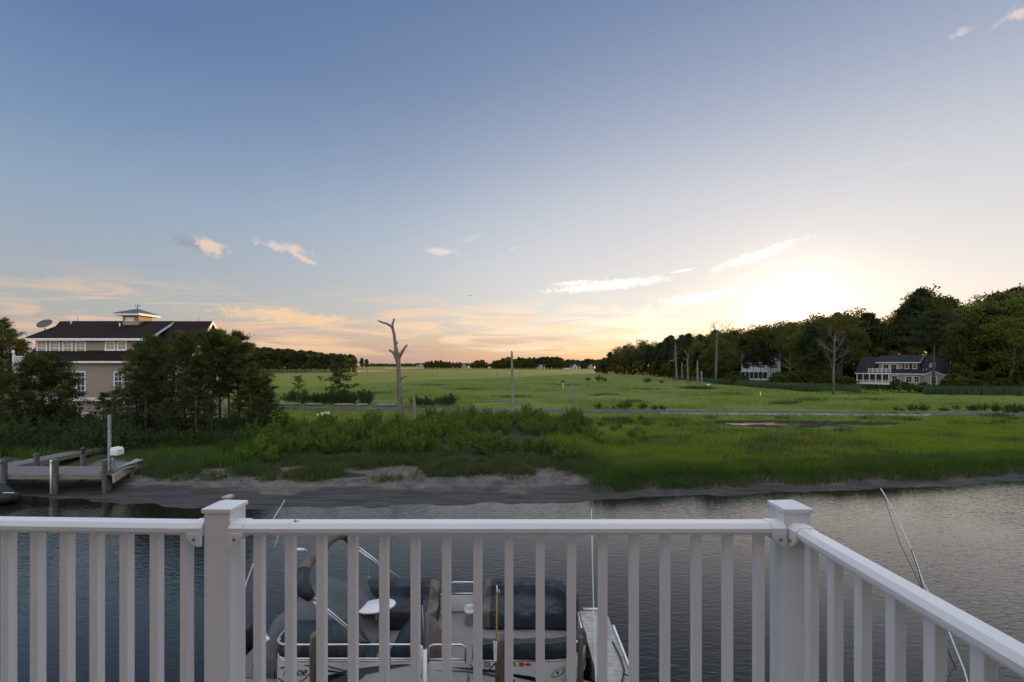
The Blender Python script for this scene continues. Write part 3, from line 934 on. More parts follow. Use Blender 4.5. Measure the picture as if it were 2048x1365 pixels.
bench = [(-0.03, 1.02), (-0.045, 1.4), (0.02, 1.50), (0.16, 1.505), (0.26, 1.42), (0.32, 1.16), (0.48, 1.08), (0.70, 1.04), (0.755, 0.93), (0.77, 0.62), (0.40, 0.60), (0.02, 0.62)]
# bow seat: along the far side, round the bow
cx, cy, rb = BX1 - 0.15, YFB - 0.75, 0.75
path = straight(xat(966, YFB), cx - 0.05, YFB, -1, 14)
for a in range(75, -20, -12):
    path.append((cx + rb * math.cos(R(a)), cy + rb * math.sin(R(a)), -math.cos(R(a)), -math.sin(R(a))))
cover('bow_seat_cover', bench, path, M['canvas'], 3, 0.026, ends=(2, 0), piping=(12, 18))
near_bench = [(-0.045, 1.10), (-0.05, 1.30), (-0.02, 1.405), (0.06, 1.425), (0.15, 1.40), (0.20, 1.25), (0.30, 1.02), (0.52, 0.98), (0.58, 0.88), (0.58, 0.62), (0.3, 0.6), (0.08, 0.62), (0.06, 1.05)]
path = straight(xat(942, YN), cx - 0.05, YN, 1, 14)
cy2 = YN + 0.75
for a in range(-78, 2, 10):
    path.append((cx + rb * math.cos(R(a)), cy2 + rb * math.sin(R(a)), -math.cos(R(a)), -math.sin(R(a))))
cover('side_seat_cover', near_bench, path, M['canvas'], 8, 0.012, ends=(1, 0), piping=(6, 12))
# far bench towards the stern
cover('bench_cover', [(a, b - 0.02) for a, b in bench], straight(xat(722, YFB), xat(884, YFB), YFB, -1, 16), M['canvas'], 5, 0.03, ends=(0, 2), piping=(12, 18))
# stern lounge: broad sloping top and dark drop on the near side
lg = MB()
nx_, ny_ = 30, 26
lx0, lx1 = -5.22, -2.95
for i in range(nx_ + 1):
    for j in range(ny_ + 1):
        u, v = i / nx_, j / ny_
        x = lx0 + (lx1 - lx0) * u + (1 - u) * v * 0.32
        y = 8.83 + (11.2 - 8.83) * v
        z = 1.0 + 0.50 * float(sst(0.0, 0.30, v + 0.02 * math.sin(u * 19)))
        z -= 0.62 * float(sst(0.62, 1.0, u + 0.16 * (1 - v) + 0.02 * math.sin(v * 17)))
        z -= 0.10 * (1 - float(sst(0, 0.12, u)))
        z += 0.012 * math.sin(u * 31 + v * 9) + 0.014 * math.sin(v * 23 - u * 13)
        z -= 0.05 * math.exp(-((u - 0.33) / 0.1) ** 2) * float(sst(0.3, 0.6, v))
        lg.v.append((x, y, max(z, DZ + 0.02)))
W_ = ny_ + 1
for i in range(nx_):
    for j in range(ny_):
        lg.f.append((i * W_ + j, (i + 1) * W_ + j, (i + 1) * W_ + j + 1, i * W_ + j + 1))
rim = [(i, 0) for i in range(nx_ + 1)] + [(nx_, j) for j in range(1, ny_ + 1)] + [(i, ny_) for i in range(nx_ - 1, -1, -1)] + [(0, j) for j in range(ny_ - 1, 0, -1)]
k0 = len(lg.v)
for i, j in rim:
    x, y, z = lg.v[i * W_ + j]
    lg.v.append((x + (0.05 if i == 0 else 0), y + (0.0 if j else 0.01), 1.15 if i == 0 and j > 4 else DZ + 0.015))
for a in range(len(rim)):
    b = (a + 1) % len(rim)
    lg.f.append((rim[a][0] * W_ + rim[a][1], rim[b][0] * W_ + rim[b][1], k0 + b, k0 + a))
lg.mi = [0] * len(lg.f)
lg.build('stern_lounge_cover', M['greycanvas'], boat, True)  # paler than the other covers: sky reflection put into the canvas colour
# stern lounge dark skirt: canvas hanging on the near side
sk = MB()
n_ = 34
for i in range(n_ + 1):
    x = -4.62 + i / n_ * 1.75
    f_ = 0.025 * math.sin(i * 1.35) + 0.015 * math.sin(i * 2.9)
    for j, (yy, zz) in enumerate(((9.30, 1.515), (9.12, 1.46), (8.97, 1.34), (8.86, 1.12), (8.84, 0.62))):
        sk.v.append((x + 0.1 * j * (i / n_ - 0.4), yy + f_ * min(j, 2) * 0.5 - 0.015, zz - (0.55 * float(sst(0.72, 1.0, i / n_)) if j < 3 else 0.12 * float(sst(0.8, 1, i / n_)))))
    if i:
        for j in range(4):
            sk.f.append(((i - 1) * 5 + j, i * 5 + j, i * 5 + j + 1, (i - 1) * 5 + j + 1))
sk.mi = [0] * len(sk.f)
so = sk.build('canvas_skirt', M['canvas'], boat, True)
so.modifiers.new('thick', 'SOLIDIFY').thickness = 0.012
# covered helm console (peaked)
hc = MB()
px_, py_ = xat(848, 9.35), 9.42
levels = [(0.58, 0.60, 0.0), (0.56, 0.9, 0.02), (0.47, 1.12, 0.04), (0.35, 1.30, 0.08), (0.22, 1.46, 0.13), (0.07, 1.56, 0.16), (0.01, 1.575, 0.16)]
ns = 28
for r_, z_, off in levels:
    for i in range(ns):
        a = 2 * math.pi * i / ns
        fold = 1 + 0.10 * math.sin(a * 5 + r_ * 3) + 0.05 * math.sin(a * 11)
        hc.v.append((px_ - 0.16 + off + r_ * fold * math.cos(a) * 0.98, py_ + r_ * 0.85 * fold * math.sin(a), z_))
for l_ in range(len(levels) - 1):
    for i in range(ns):
        i2 = (i + 1) % ns
        hc.f.append((l_ * ns + i, l_ * ns + i2, (l_ + 1) * ns + i2, (l_ + 1) * ns + i))
hc.f.append(tuple((len(levels) - 1) * ns + i for i in range(ns)))
hc.mi = [0 if math.cos(2 * math.pi * ((i % ns) + 0.5) / ns - 0.2) < 0.35 else 1 for i in range(len(hc.f) - 1)] + [0]
hc.build('console_cover', [M['canvas'], M['taupe']], boat, True)
# lounge table
tb = MB()
tx, ty, tz = xat(752, 10.3), 10.3, zat(1213, 10.3)
tp = [(0, -0.03), (0.94, -0.03), (1.0, -0.012), (1.0, 0.012), (0.97, 0.022), (0.0, 0.022)]
for i in range(28):
    a = 2 * math.pi * i / 28
    for r_, z_ in tp:
        tb.v.append((tx + 0.46 * r_ * math.cos(a), ty + 0.30 * r_ * math.sin(a), tz + z_ + 0.05 * r_ * math.cos(a)))
    for j in range(5):
        i2 = (i + 1) % 28
        tb.f.append((i * 6 + j, i2 * 6 + j, i2 * 6 + j + 1, i * 6 + j + 1))
tb.mi = [0] * len(tb.f)
t_o = tb.build('table', M['white'], boat, True)
MB().tube([(tx, ty, DZ), (tx, ty, tz)], 0.035, 10).build('table_leg', M['alu'], t_o)
# folded sun canopy in its boot
arch = [(xat(612, 8.75), 8.72, 2.40), (-4.22, 8.80, 2.56), (-4.26, 9.00, 2.70), (-4.26, 9.3, 2.79), (-4.25, 9.7, 2.84), (-4.24, 10.2, 2.84), (-4.22, 10.6, 2.79), (-4.18, 10.9, 2.70), (-4.12, 11.1, 2.56), (-4.06, 11.18, 2.40)]
bt = MB()
bt.tube(arch[1:9], [0.10, 0.115, 0.12, 0.125, 0.125, 0.12, 0.115, 0.10], 12)
cb = bt.build('canopy_boot', M['taupe'], boat, True)
cuff = MB()
cuff.tube([(-3.98, 8.74, 2.27), arch[0], arch[1], arch[2]], [0.085, 0.135, 0.14, 0.126], 12)
cuff.build('boot_cuff', M['canvas'], boat, True)
cuff = MB()
cuff.tube([(-4.0, 11.18, 2.3), arch[-1], arch[-2], arch[-3]], [0.085, 0.125, 0.125, 0.121], 12)
cuff.build('boot_cuff', M['canvas'], boat, True)
for yy, mx, sg in ((8.72, xat(727, 8.72), 1), (11.18, xat(803, 11.18), -1)):
    for k_, (dx, dz) in enumerate(((0.0, 0.0), (0.10, 0.03), (0.16, -0.10))):
        top = (-4.08 + dx * 0.6, yy, 2.34 + dz)
        bot = (mx + dx * 0.6 - (0.22 if k_ == 2 else 0), yy, 1.40 + (0.11 if k_ == 2 else 0))
        MB().tube([top, bot], 0.0145, 8).build('canopy_pole', M['alu'], boat, True)
    MB().box(mx - 0.05, mx + 0.13, yy - 0.02, yy + 0.02, 1.37, 1.42).build('canopy_bracket', M['black'], boat)
ln = MB()
ly, lz = 9.25, zat(1101, 9.25)
ln.tube([(-4.3, ly, lz - 0.01), (xat(609, ly), ly, lz + 0.012)], 0.012, 8)
lo = ln.build('stern_light', M['alu'], boat, True)
MB().tube([(xat(609, ly), ly, lz + 0.012), (xat(594, ly), ly, lz + 0.016)], 0.032, 10).build('lamp_cap', M['white'], lo, True)
# small flag staff on the far rail
fs_ = MB()
fx = xat(737, 11.2)
fs_.tube([(fx, 11.2, 1.5), (fx, 11.2, 2.12)], 0.008, 6)
fs_.lathe((fx, 11.2, 1.46), [(0.06, 0), (0.05, 0.03), (0.015, 0.06)], 10)
fs_.build('flag_staff', M['galv'], boat)
# outboard at the stern
ob = MB()
for (x0, x1, y0, y1, z0, z1) in ((-6.25, -5.78, BC - 0.25, BC + 0.25, 0.62, 1.12), (-6.05, -5.88, BC - 0.11, BC + 0.11, -0.5, 0.63)):
    ob.bbox(x0, x1, y0, y1, z0, z1, 0.07)
ob.build('outboard_motor', M['black'], boat, True)
sw = MB()
sw.bbox(-5.75, -5.02, YN + 0.15, YFB - 0.1, DZ + 0.005, DZ + 0.03, 0.008)
sw.build('stern_platform', M['decking'], boat)
bx = MB()
bx.bbox(-5.2, -4.75, 9.12, 11.05, DZ + 0.03, 1.22, 0.03)
bo = bx.build('stern_locker', M['panel'], boat)
MB().box(-5.204, -4.746, 9.114, 11.056, 0.97, 0.985).build('lid_seam', M['black'], bo)
# long white fender on the near side
fd = MB()
fd.tube([(xat(841, 8.6), 8.62, 1.40), (xat(841, 8.6), 8.61, 1.36), (xat(841, 8.6), 8.60, 0.9), (xat(841, 8.6), 8.60, 0.78)], [0.02, 0.045, 0.05, 0.02], 12)
fo = tag(fd.build('fender', M['grime'], None, True), 'slim white fender hanging on the near side of the boat beside its gate', 'fender')
# stripes on the near side
def ribbon(name, mat, pts, y, parent=boat):
    """pts: list of (px, py top, py bottom) at depth y"""
    q = MB()
    vs = []
    for px, a, b in pts:
        vs += [(xat(px, y), y, zat(a, y)), (xat(px, y), y, zat(b, y))]
    n_ = len(pts)
    q.add(vs, [(2 * i, 2 * i + 2, 2 * i + 3, 2 * i + 1) for i in range(n_ - 1)])
    return q.build(name, mat, parent)
yd = YN - 0.027
ribbon('side_stripe', M['blue'], [(608, 1330, 1331), (625, 1331, 1336), (650, 1339, 1344), (680, 1344, 1347), (700, 1342, 1346), (720, 1337, 1343), (745, 1334, 1339), (770, 1331, 1335), (800, 1329, 1331), (820, 1328.6, 1329.4)], yd)
ribbon('side_stripe', M['greystripe'], [(650, 1330, 1332), (665, 1334, 1338), (690, 1341, 1343.5), (705, 1340, 1350), (740, 1337, 1348), (770, 1333, 1341), (800, 1331, 1335), (822, 1330, 1331)], yd - 0.002)
ribbon('side_stripe', M['navy'], [(618, 1372, 1376), (650, 1352, 1366), (672, 1347, 1362), (694, 1348, 1350)], yd - 0.004)
ribbon('side_stripe', M['greystripe'], [(660, 1362, 1376), (690, 1350, 1372), (720, 1345, 1360), (735, 1343, 1346)], yd - 0.006)
ribbon('side_stripe', M['blue'], [(904, 1335, 1336), (950, 1337, 1342), (985, 1340, 1346), (1010, 1343, 1350), (1024, 1346, 1352)], yd)
ribbon('side_stripe', M['greystripe'], [(872, 1341, 1342), (930, 1342, 1345), (975, 1346, 1352), (1012, 1354, 1361), (1030, 1360, 1366)], yd)
ribbon('side_stripe', M['navy'], [(1010, 1346, 1350), (1040, 1350, 1357), (1062, 1353, 1362), (1080, 1359, 1366), (1092, 1363, 1366)], yd - 0.002)
for px in (1041, 1057):
    st_ = MB()
    if px == 1041:
        st_.box(xat(1038.5, yd), xat(1047.5, yd), yd - 0.003, yd, zat(1333, yd), zat(1325.5, yd))
    else:
        st_.add([(xat(1056, yd) + 0.062 * math.cos(a), yd - 0.003, zat(1329.3, yd) + 0.028 * math.sin(a)) for a in np.linspace(0, 2 * math.pi, 16, endpoint=False)], [tuple(range(16))])
    st_.build('sticker', M['red'], boat)
def letters(txt, name, mat, parent, loc, size, shear=0.0, rotz=0.0, sx=1.0):
    cu = bpy.data.curves.new(name, 'FONT')
    cu.body = txt
    cu.size = size
    cu.shear = shear
    cu.extrude = 0.001
    tmp = bpy.data.objects.new('tmp', cu)
    COL.objects.link(tmp)
    dg = bpy.context.evaluated_depsgraph_get()
    me = bpy.data.meshes.new_from_object(tmp.evaluated_get(dg))
    bpy.data.objects.remove(tmp)
    me.materials.clear()
    o = link_mesh(name, me, mat, parent)
    off = root_of(parent).location
    o.location = (loc[0] - off.x, loc[1] - off.y, loc[2] - off.z)
    o.rotation_euler = (R(90), 0, rotz)
    o.scale = (sx, 1, 1)
    return o
letters('DL', 'lettering', M['ink'], boat, (xat(968, yd), yd - 0.004, zat(1334, yd)), 0.15, 0, 0, 0.8)
letters('4', 'lettering', M['ink'], boat, (xat(987.5, yd), yd - 0.004, zat(1334, yd)), 0.15, 0, 0, 0.8)
letters('AA', 'lettering', M['ink'], boat, (xat(1016, yd), yd - 0.004, zat(1334, yd)), 0.15, 0, 0, 0.8)
letters('Tahoe', 'lettering', M['ink'], boat, (xat(561, yd), yd - 0.004, zat(1351, yd)), 0.235, 0.42, 0, 0.84)
fl_ = MB()
pts = [(558, 1338.5), (562, 1334.6), (570, 1333.6), (584, 1335), (584, 1336.4), (570, 1336), (563, 1337.4)]
fl_.add([(xat(a, yd), yd - 0.004, zat(b, yd)) for a, b in pts], [tuple(range(7))])
fl_.build('lettering_flourish', M['ink'], boat)
# bow handle recess
hr = MB()
def oval(cx, cz, a, b, k=18): return [(cx + a * math.copysign(abs(math.cos(q)) ** 0.7, math.cos(q)), cz + b * math.copysign(abs(math.sin(q)) ** 0.7, math.sin(q))) for q in np.linspace(0, 2 * math.pi, k, endpoint=False)]
hx, hz = xat(1116, 8.75), zat(1341, 8.75)
o1, o2 = oval(0, 0, 0.15, 0.082), oval(0, 0, 0.10, 0.042)
tilt = lambda p: (p[0], p[1] + p[0] * 0.36)
def bow_y(x):
    dx = x - cx
    return YN + 0.75 - math.sqrt(max(0.75 ** 2 - max(dx, 0) ** 2, 0.01))
vs = [(hx + tilt(p)[0], bow_y(hx + p[0]) - 0.02, hz + tilt(p)[1]) for p in o1] + [(hx + tilt(p)[0], bow_y(hx + p[0]) - 0.03, hz + tilt(p)[1]) for p in o2] + [(hx + tilt(p)[0], bow_y(hx + p[0]) - 0.002, hz + tilt(p)[1]) for p in o2]
n_ = 18
hr.add(vs, [(i, (i + 1) % n_, n_ + (i + 1) % n_, n_ + i) for i in range(n_)] + [(n_ + i, n_ + (i + 1) % n_, 2 * n_ + (i + 1) % n_, 2 * n_ + i) for i in range(n_)] + [tuple(2 * n_ + i for i in range(n_))])
ho = hr.build('handle_recess', M['cream'], boat)
MB().tube([(hx - 0.02, bow_y(hx) - 0.02, hz - 0.008), (hx - 0.02, bow_y(hx) - 0.006, hz - 0.008)], 0.03, 10).build('drain_cap', M['rust'], ho)

# ---- things round the boat
def bucket():
    y = 10.75
    x, z0 = xat(941, y), DZ + 0.002
    q = MB()
    q.lathe((x, y, z0), [(0.0, 0.004), (0.125, 0.0), (0.14, 0.30), (0.152, 0.302), (0.152, 0.33), (0.146, 0.335), (0.146, 0.39), (0.136, 0.39), (0.133, 0.33), (0.118, 0.02), (0, 0.02)], 20)
    r_ = thing('bucket', 'white plastic bucket standing on the boat floor by the far gate', 'bucket', (x, y, z0))
    q.build('pail', M['grime'], r_, True)
    MB().tube([(x + 0.15 * math.cos(a), y - 0.03 - 0.06 * math.sin(a), z0 + 0.31 - 0.13 * math.sin(a)) for a in np.linspace(0, math.pi, 9)], 0.004, 6).build('handle', M['galv'], r_)
bucket()
def piling(label, px, top_py, y, r_=0.125, zb=-1.2, mat='piling', group='dark pilings beside the boat'):
    x, zt = xat(px, y), zat(top_py, y)
    q = MB()
    rr = random.Random(px)
    q.tube([(x + rr.uniform(-.01, .01), y, z) for z in np.linspace(zb, zt - 0.02, 7)] + [(x, y, zt)], [r_ * 1.06, r_ * 1.04, r_ * 1.03, r_ * 1.02, r_, r_, r_, r_ * 0.93], 18)
    return tag(q.build('piling', M[mat], None, True), label, 'piling', group)
piling('dark piling by the stern end of the boat, seen beside the lettering', 634, 1267, 8.2)
piling('dark piling in front of the boat, with the boathook in a white bracket on it', 1004, 1274, 8.2)
hk = thing('boathook', 'boathook with yellow pole and white hook end, standing in a bracket on the piling', 'boathook', (xat(993, 8.05), 8.05, 1.5))
x_, y_ = xat(994, 8.05), 8.05
MB().tube([(x_ - 0.02, y_, 0.9), (x_, y_, zat(1188, y_))], 0.014, 8).build('pole', M['oak'], hk, True)
h_ = MB()
h_.tube([(x_, y_, zat(1189, y_)), (x_, y_, zat(1171, y_))], [0.017, 0.009], 8)
h_.tube([(x_, y_, zat(1182, y_)), (x_ + 0.03, y_, zat(1180, y_)), (x_ + 0.045, y_, zat(1184, y_)), (x_ + 0.042, y_, zat(1187, y_))], 0.008, 6)
h_.build('hook', M['white'], hk, True)
bq = MB()
xb = xat(990.5, 8.06)
bq.prism([(xb - 0.035, zat(1283, 8.06)), (xb - 0.012, zat(1281, 8.06)), (xb + 0.0, zat(1287, 8.06)), (xb + 0.012, zat(1281, 8.06)), (xb + 0.035, zat(1283, 8.06)), (xb + 0.03, zat(1318, 8.06)), (xb + 0.022, zat(1321, 8.06)), (xb - 0.018, zat(1321, 8.06)), (xb - 0.025, zat(1316, 8.06))], 'y', 8.02, 8.06)
tag(bq.build('pole_bracket', M['white']), 'white forked bracket on the dark piling holding the boathook', 'bracket')
rp = thing('landing_pole', 'upright pole with white foot and black top, standing between balcony and boat gate', 'pole', (xat(849, 8.3), 8.3, 0.3))
x_ = xat(848, 8.3)
MB().tube([(x_ + 0.03, 8.3, -0.6), (x_ + 0.02, 8.3, zat(1300, 8.3))], 0.036, 10).build('foot_tube', M['white'], rp, True)
MB().tube([(x_ + 0.018, 8.3, zat(1301, 8.3)), (x_ - 0.035, 8.3, zat(1208, 8.3))], 0.012, 8).build('rod', M['galv'], rp, True)
MB().tube([(x_ - 0.035, 8.3, zat(1209, 8.3)), (x_ - 0.04, 8.3, zat(1192, 8.3))], 0.02, 8).tube([(x_ - 0.037, 8.3, zat(1197, 8.3)), (x_ + 0.03, 8.3, zat(1198, 8.3)), (x_ + 0.04, 8.3, zat(1201, 8.3))], 0.012, 6).build('grip', M['black'], rp)

for lab, a, b, sag in (('dark mooring line from the boat side to the piling with the boathook', (xat(940, YN), YN - 0.03, 1.0), (xat(1000, 8.2), 8.12, 1.55), 0.25), ('dark mooring line from the stern corner of the boat to the piling', (BX0 + 0.12, YN - 0.02, 0.72), (xat(632, 8.2), 8.1, 1.3), 0.2)):
    A_, B_ = Vector(a), Vector(b)
    tag(MB().tube([A_.lerp(B_, k / 8) - Vector((0, 0, sag * 4 * (k / 8) * (1 - k / 8))) for k in range(9)], 0.011, 6).build('mooring_line', M['rope'], None, True), lab, 'rope')
# finger pier
pier = thing('finger_pier', 'pale plank finger pier with white edge board, right of the moored boat', 'pier', (1.85, 7, 1.0))
PX0, PX1, PZ = 1.62, 2.27, 0.96
q = MB()
nb_ = 52
for i in range(nb_):
    y0 = 10.62 - i * 0.138
    if y0 < 3.9: break
    q.bbox(PX0, PX1 - 0.05 * 0, y0 - 0.1335, y0, PZ - 0.035 + random.uniform(-.003, .003), PZ, 0.005)
q.build('planks', M['pierdeck'], pier)
q = MB()
q.box(PX0 + 0.02, PX0 + 0.07, 3.96, 10.6, PZ - 0.24, PZ - 0.038).box(PX1 - 0.07, PX1 - 0.02, 3.96, 10.6, PZ - 0.24, PZ - 0.038)
q.build('joists', M['fascia'], pier)
MB().tube([(PX0 + 0.1, 10.645, PZ + 0.03), (PX1 - 0.12, 10.645, PZ + 0.03), (PX1 - 0.03, 10.63, PZ + 0.0)], 0.028, 8).build('end_pipe', M['white'], pier, True)
MB().bbox(PX1 + 0.002, PX1 + 0.045, 8.35, 9.95, PZ - 0.12, PZ + 0.06, 0.008).build('edge_board', M['white'], pier)
for yy in (10.45, 7.2, 4.6):
    for xx in (PX0 + 0.16, PX1 - 0.16):
        MB().tube([(xx, yy, -1.2), (xx, yy, PZ - 0.04)], 0.1, 12).build('pier_piling', M['piling'], pier, True)
# bracket & rope on the edge
tag(MB().tube([(PX1 - 0.12, 9.4, PZ + 0.02), (PX1 - 0.08, 8.9, PZ + 0.03), (PX1 - 0.1, 8.5, PZ + 0.04), (PX1 - 0.16, 8.33, PZ + 0.08), (PX1 - 0.22, 8.2, PZ + 0.02), (PX1 - 0.24, 8.0, PZ + 0.01)], 0.016, 8)
    .tube([(PX1 - 0.15, 8.35, PZ + 0.07), (PX1 - 0.02, 8.28, PZ + 0.07), (PX1 + 0.06, 8.2, PZ - 0.06)], 0.013, 8).build('mooring_rope', M['rope'], None, True), 'dark mooring rope lying along the edge of the finger pier', 'rope')
lad = thing('grab_post', 'dark timber post with a white pipe handle at the boat side of the finger pier', 'post', (1.3, 8.5, 0.9))
lx = xat(1161, 8.45)
MB().bbox(lx - 0.05, lx + 0.05, 8.4, 8.5, 0.2, zat(1273, 8.45), 0.006).build('timber_post', M['piling'], lad)
MB().tube([(lx - 0.05, 8.45, zat(1283, 8.45)), (lx - 0.09, 8.45, zat(1284, 8.45)), (lx - 0.12, 8.45, zat(1291, 8.45)), (lx - 0.12, 8.45, 0.35), (lx - 0.05, 8.45, 0.3)], 0.026, 8).build('pipe_handle', M['white'], lad, True)
# mooring whips
def whip(label, pts, r0, r1, lines):
    root = thing('mooring_whip', label, 'mooring whip', pt3(pts[0]), 'mooring whips round the dock')
    n_ = len(pts)
    MB().tube([pt3(p) for p in pts], [r0 + (r1 - r0) * i / (n_ - 1) for i in range(n_)], 8).build('rod', M['fibre'], root, True)
    for l_, r_, mt in lines:
        MB().tube([pt3(p) for p in l_], r_, 6).build('line', M[mt], root, True)
def pt3(p): return (xat(p[0], p[2]), p[2], zat(p[1], p[2]))
whip('thin white mooring whip rising from the finger pier in front of the water', [(1196, 1440, 7.6), (1192, 1365, 7.9), (1188, 1250, 8.4), (1185, 1130, 8.9), (1183, 1019, 9.3)], 0.016, 0.009,
     [([(1184.5, 1030, 9.3), (1190, 1071, 8.7), (1197, 1140, 8.4), (1206, 1290, 8.0)], 0.004, 'rope')])
whip('thin pale mooring whip leaning out beyond the left capped post', [(470, 1330, 8.0), (480, 1230, 8.4), (493, 1165, 8.8), (515, 1105, 9.2), (546, 1040, 9.7), (570, 1000, 10.1)], 0.012, 0.008,
     [([(557, 1068, 9.5), (554, 1080, 9.35), (550, 1093, 9.2)], 0.005, 'grime')])
whip('long bent mooring whip with dark lines over the water, beyond the right hand rail', [(1950, 1420, 7.6), (1928, 1340, 8.0), (1900, 1270, 8.4), (1868, 1205, 8.8), (1846, 1165, 9.1), (1824, 1101, 9.5), (1793, 1034, 9.9), (1772, 995, 10.2), (1761, 977, 10.35)], 0.014, 0.011,
     [([(1764, 984, 10.2), (1800, 1087, 9.3), (1843, 1176, 8.7), (1872, 1248, 8.2)], 0.006, 'rope'),
      ([(1822, 1099, 9.4), (1836, 1140, 9.1), (1846, 1180, 8.8), (1885, 1275, 8.3), (1912, 1340, 7.9)], 0.009, 'rope'),
      ([(1822, 1098, 9.45), (1828, 1099.5, 9.45)], 0.012, 'galv'), ([(1915, 1325, 7.9), (1898, 1352, 7.7), (1893, 1372, 7.5)], 0.006, 'rope')])

# ================================================================== DOCK ACROSS THE CANAL
DKZ = 1.10
dock = thing('timber_dock', 'grey plank dock on pilings at the far bank, below the shingled house', 'dock', (-26, 24, DKZ))
yF, yB = 23.35, 25.2
xr = xat(207, yF)
q = MB()
nb = 44
for i in range(nb):
    x1 = xr + 0.1 - i * 0.30
    q.bbox(x1 - 0.29, x1, yF, yB, DKZ - 0.05, DKZ, 0.006)
for i in range(26):
    y0 = yB + i * 0.30
    q.bbox(-29.75, -28.55, y0, y0 + 0.29, DKZ - 0.05, DKZ, 0.006)
q.build('deck_boards', M['decking'], dock)
q = MB()
q.box(xr - 13.2, xr + 0.1, yF - 0.07, yF - 0.003, DKZ - 0.26, DKZ - 0.01)
q.box(xr - 13.2, xr + 0.1, yB + 0.003, yB + 0.07, DKZ - 0.26, DKZ - 0.055)
q.box(-28.545, -28.48, yB + 0.08, yB + 7.8, DKZ - 0.25, DKZ - 0.02)
q.build('fascia_boards', M['fascia'], dock)
def dpil(px, top, y, r_=0.17, mat='pilgreen', sleeve=False, lab=''):
    x, zt = xat(px, y), zat(top, y)
    root = thing('dock_piling', lab, 'piling', (x, y, 0), 'pilings of the far dock')
    MB().tube([(x, y, -1.0), (x, y, 0.6), (x, y, zt - 0.02), (x, y, zt)], [r_ * 1.05, r_ * 1.02, r_, r_ * 0.93], 14).build('post', M[mat], root, True)
    if sleeve:
        MB().tube([(x - r_ * 1.1, y - r_ * 0.75, zat(988, y)), (x - r_ * 1.1, y - r_ * 0.75, zt - 0.02)], 0.045, 10).build('white_guard', M['white'], root, True)
        MB().tube([(x - r_, y - r_, zt - 0.15), (x + r_ * 0.3, y - r_ - 0.02, zt - 0.14)], 0.03, 8).build('strap', M['black'], root)
    return root
dpil(111, 919, yF - 0.13, 0.125, sleeve=True, lab='greenish dock piling with a white guard tube, mid front of the far dock')
dpil(8, 919, yF - 0.13, 0.125, sleeve=True, lab='greenish dock piling with a white guard tube, at the left edge of the far dock')
dpil(209, 921, yF - 0.13, 0.105, lab='slim greenish piling at the right front end of the far dock, below the mast')
dpil(73, 907, yB + 0.2, 0.125, lab='grey piling at the back of the far dock where the walkway joins')
dpil(166, 909, yB + 0.2, 0.125, lab='back dock piling that carries the small lantern')
# lantern on the last one
lx, ly = xat(166, yB + 0.2), yB + 0.2
lz = zat(909, ly)
lt = thing('piling_lantern', 'small dark lantern standing on top of a dock piling', 'lantern', (lx, ly, lz))
q = MB()
q.lathe((lx, ly, lz), [(0, 0.0), (0.11, 0.0), (0.11, 0.05), (0.07, 0.07), (0.07, 0.10), (0.09, 0.11)], 12)
q.lathe((lx, ly, lz), [(0.13, 0.30), (0.11, 0.36), (0.05, 0.42), (0.02, 0.47), (0, 0.48)], 12)
q.build('body', M['black'], lt)
MB().lathe((lx, ly, lz), [(0.09, 0.11), (0.095, 0.30)], 12).build('lamp_glass', M['glass'], lt)
# boat lift
lift = thing('boat_lift', 'galvanised boat lift mast with white motor cover at the end of the far dock', 'boat lift', (xat(218, 23.7), 23.7, 0.9))
mx, my = xat(219, 23.7), 23.7
zt = zat(830, my)
q = MB()
hw = 0.055
q.box(mx - hw, mx + hw, my - 0.05, my - 0.03, 0.85, zt).box(mx - hw, mx - hw + 0.03, my - 0.028, my + 0.05, 0.85, zt).box(mx + hw - 0.03, mx + hw, my - 0.028, my + 0.05, 0.85, zt)
q.build('mast', M['galv'], lift)
q = MB()
hx, hy = xat(232, 23.7), 23.75
q.bbox(hx - 0.22, hx + 0.20, hy - 0.2, hy + 0.25, zat(911, hy), zat(897, hy), 0.06)
q.prism([(hx - 0.22, zat(900, hy)), (hx - 0.16, zat(894.5, hy)), (hx + 0.10, zat(895, hy)), (hx + 0.2, zat(903, hy))], 'y', hy - 0.17, hy + 0.22)
q.build('motor_cover', M['white'], lift)
q = MB()
q.box(mx - 0.3, mx - 0.12, my - 0.1, my + 0.1, zat(942, my), zat(920, my)).tube([(mx - 0.25, my - 0.12, zat(925, my)), (mx + 0.12, my - 0.12, zat(925, my))], 0.03, 8)
q.box(mx + 0.125, mx + 0.21, my - 0.04, my + 0.1, zat(944, my), zat(915, my))
q.build('winch', M['galv'], lift)
q = MB()
q.box(mx - 0.4, mx + 0.1, my - 0.12, my - 0.05, zat(947, my), zat(942, my)).tube([(mx + 0.15, my - 0.1, zat(945, my)), (mx + 0.15, my - 0.1, zat(936, my))], 0.03, 8)
q.build('rusty_bracket', M['rust'], lift)
# platform at the dock's end, with aluminium ramp sheet
pf = thing('lift_platform', 'low timber platform with a grey sloping metal sheet beside the lift mast', 'platform', (-19.8, 24.5, 0.9))
x0, x1 = xat(212, 23.2), xat(271, 26.4)
q = MB()
q.prism([(xat(212, 23.4), 23.4), (xat(226, 23.3), 23.3), (xat(271, 26.4), 26.4), (xat(232, 26.4), 26.4)], 'z', DKZ - 0.1, DKZ - 0.02)
q.build('platform_deck', M['decking'], pf)
q = MB()
a, b = Vector((xat(225, 23.25), 23.25, 0)), Vector((xat(272, 26.4), 26.4, 0))
d = (b - a).normalized(); n_ = Vector((-d.y, d.x, 0))
q.sweep([(0, -0.42), (0, 0.0), (0.07, 0.0), (0.07, -0.42)], [(a + Vector((0, 0, DKZ - 0.03)), -n_, Vector((0, 0, 1))), (b + Vector((0, 0, DKZ - 0.05)), -n_, Vector((0, 0, 0.7)))])
q.build('edge_beam', M['cream'], pf)
q = MB()
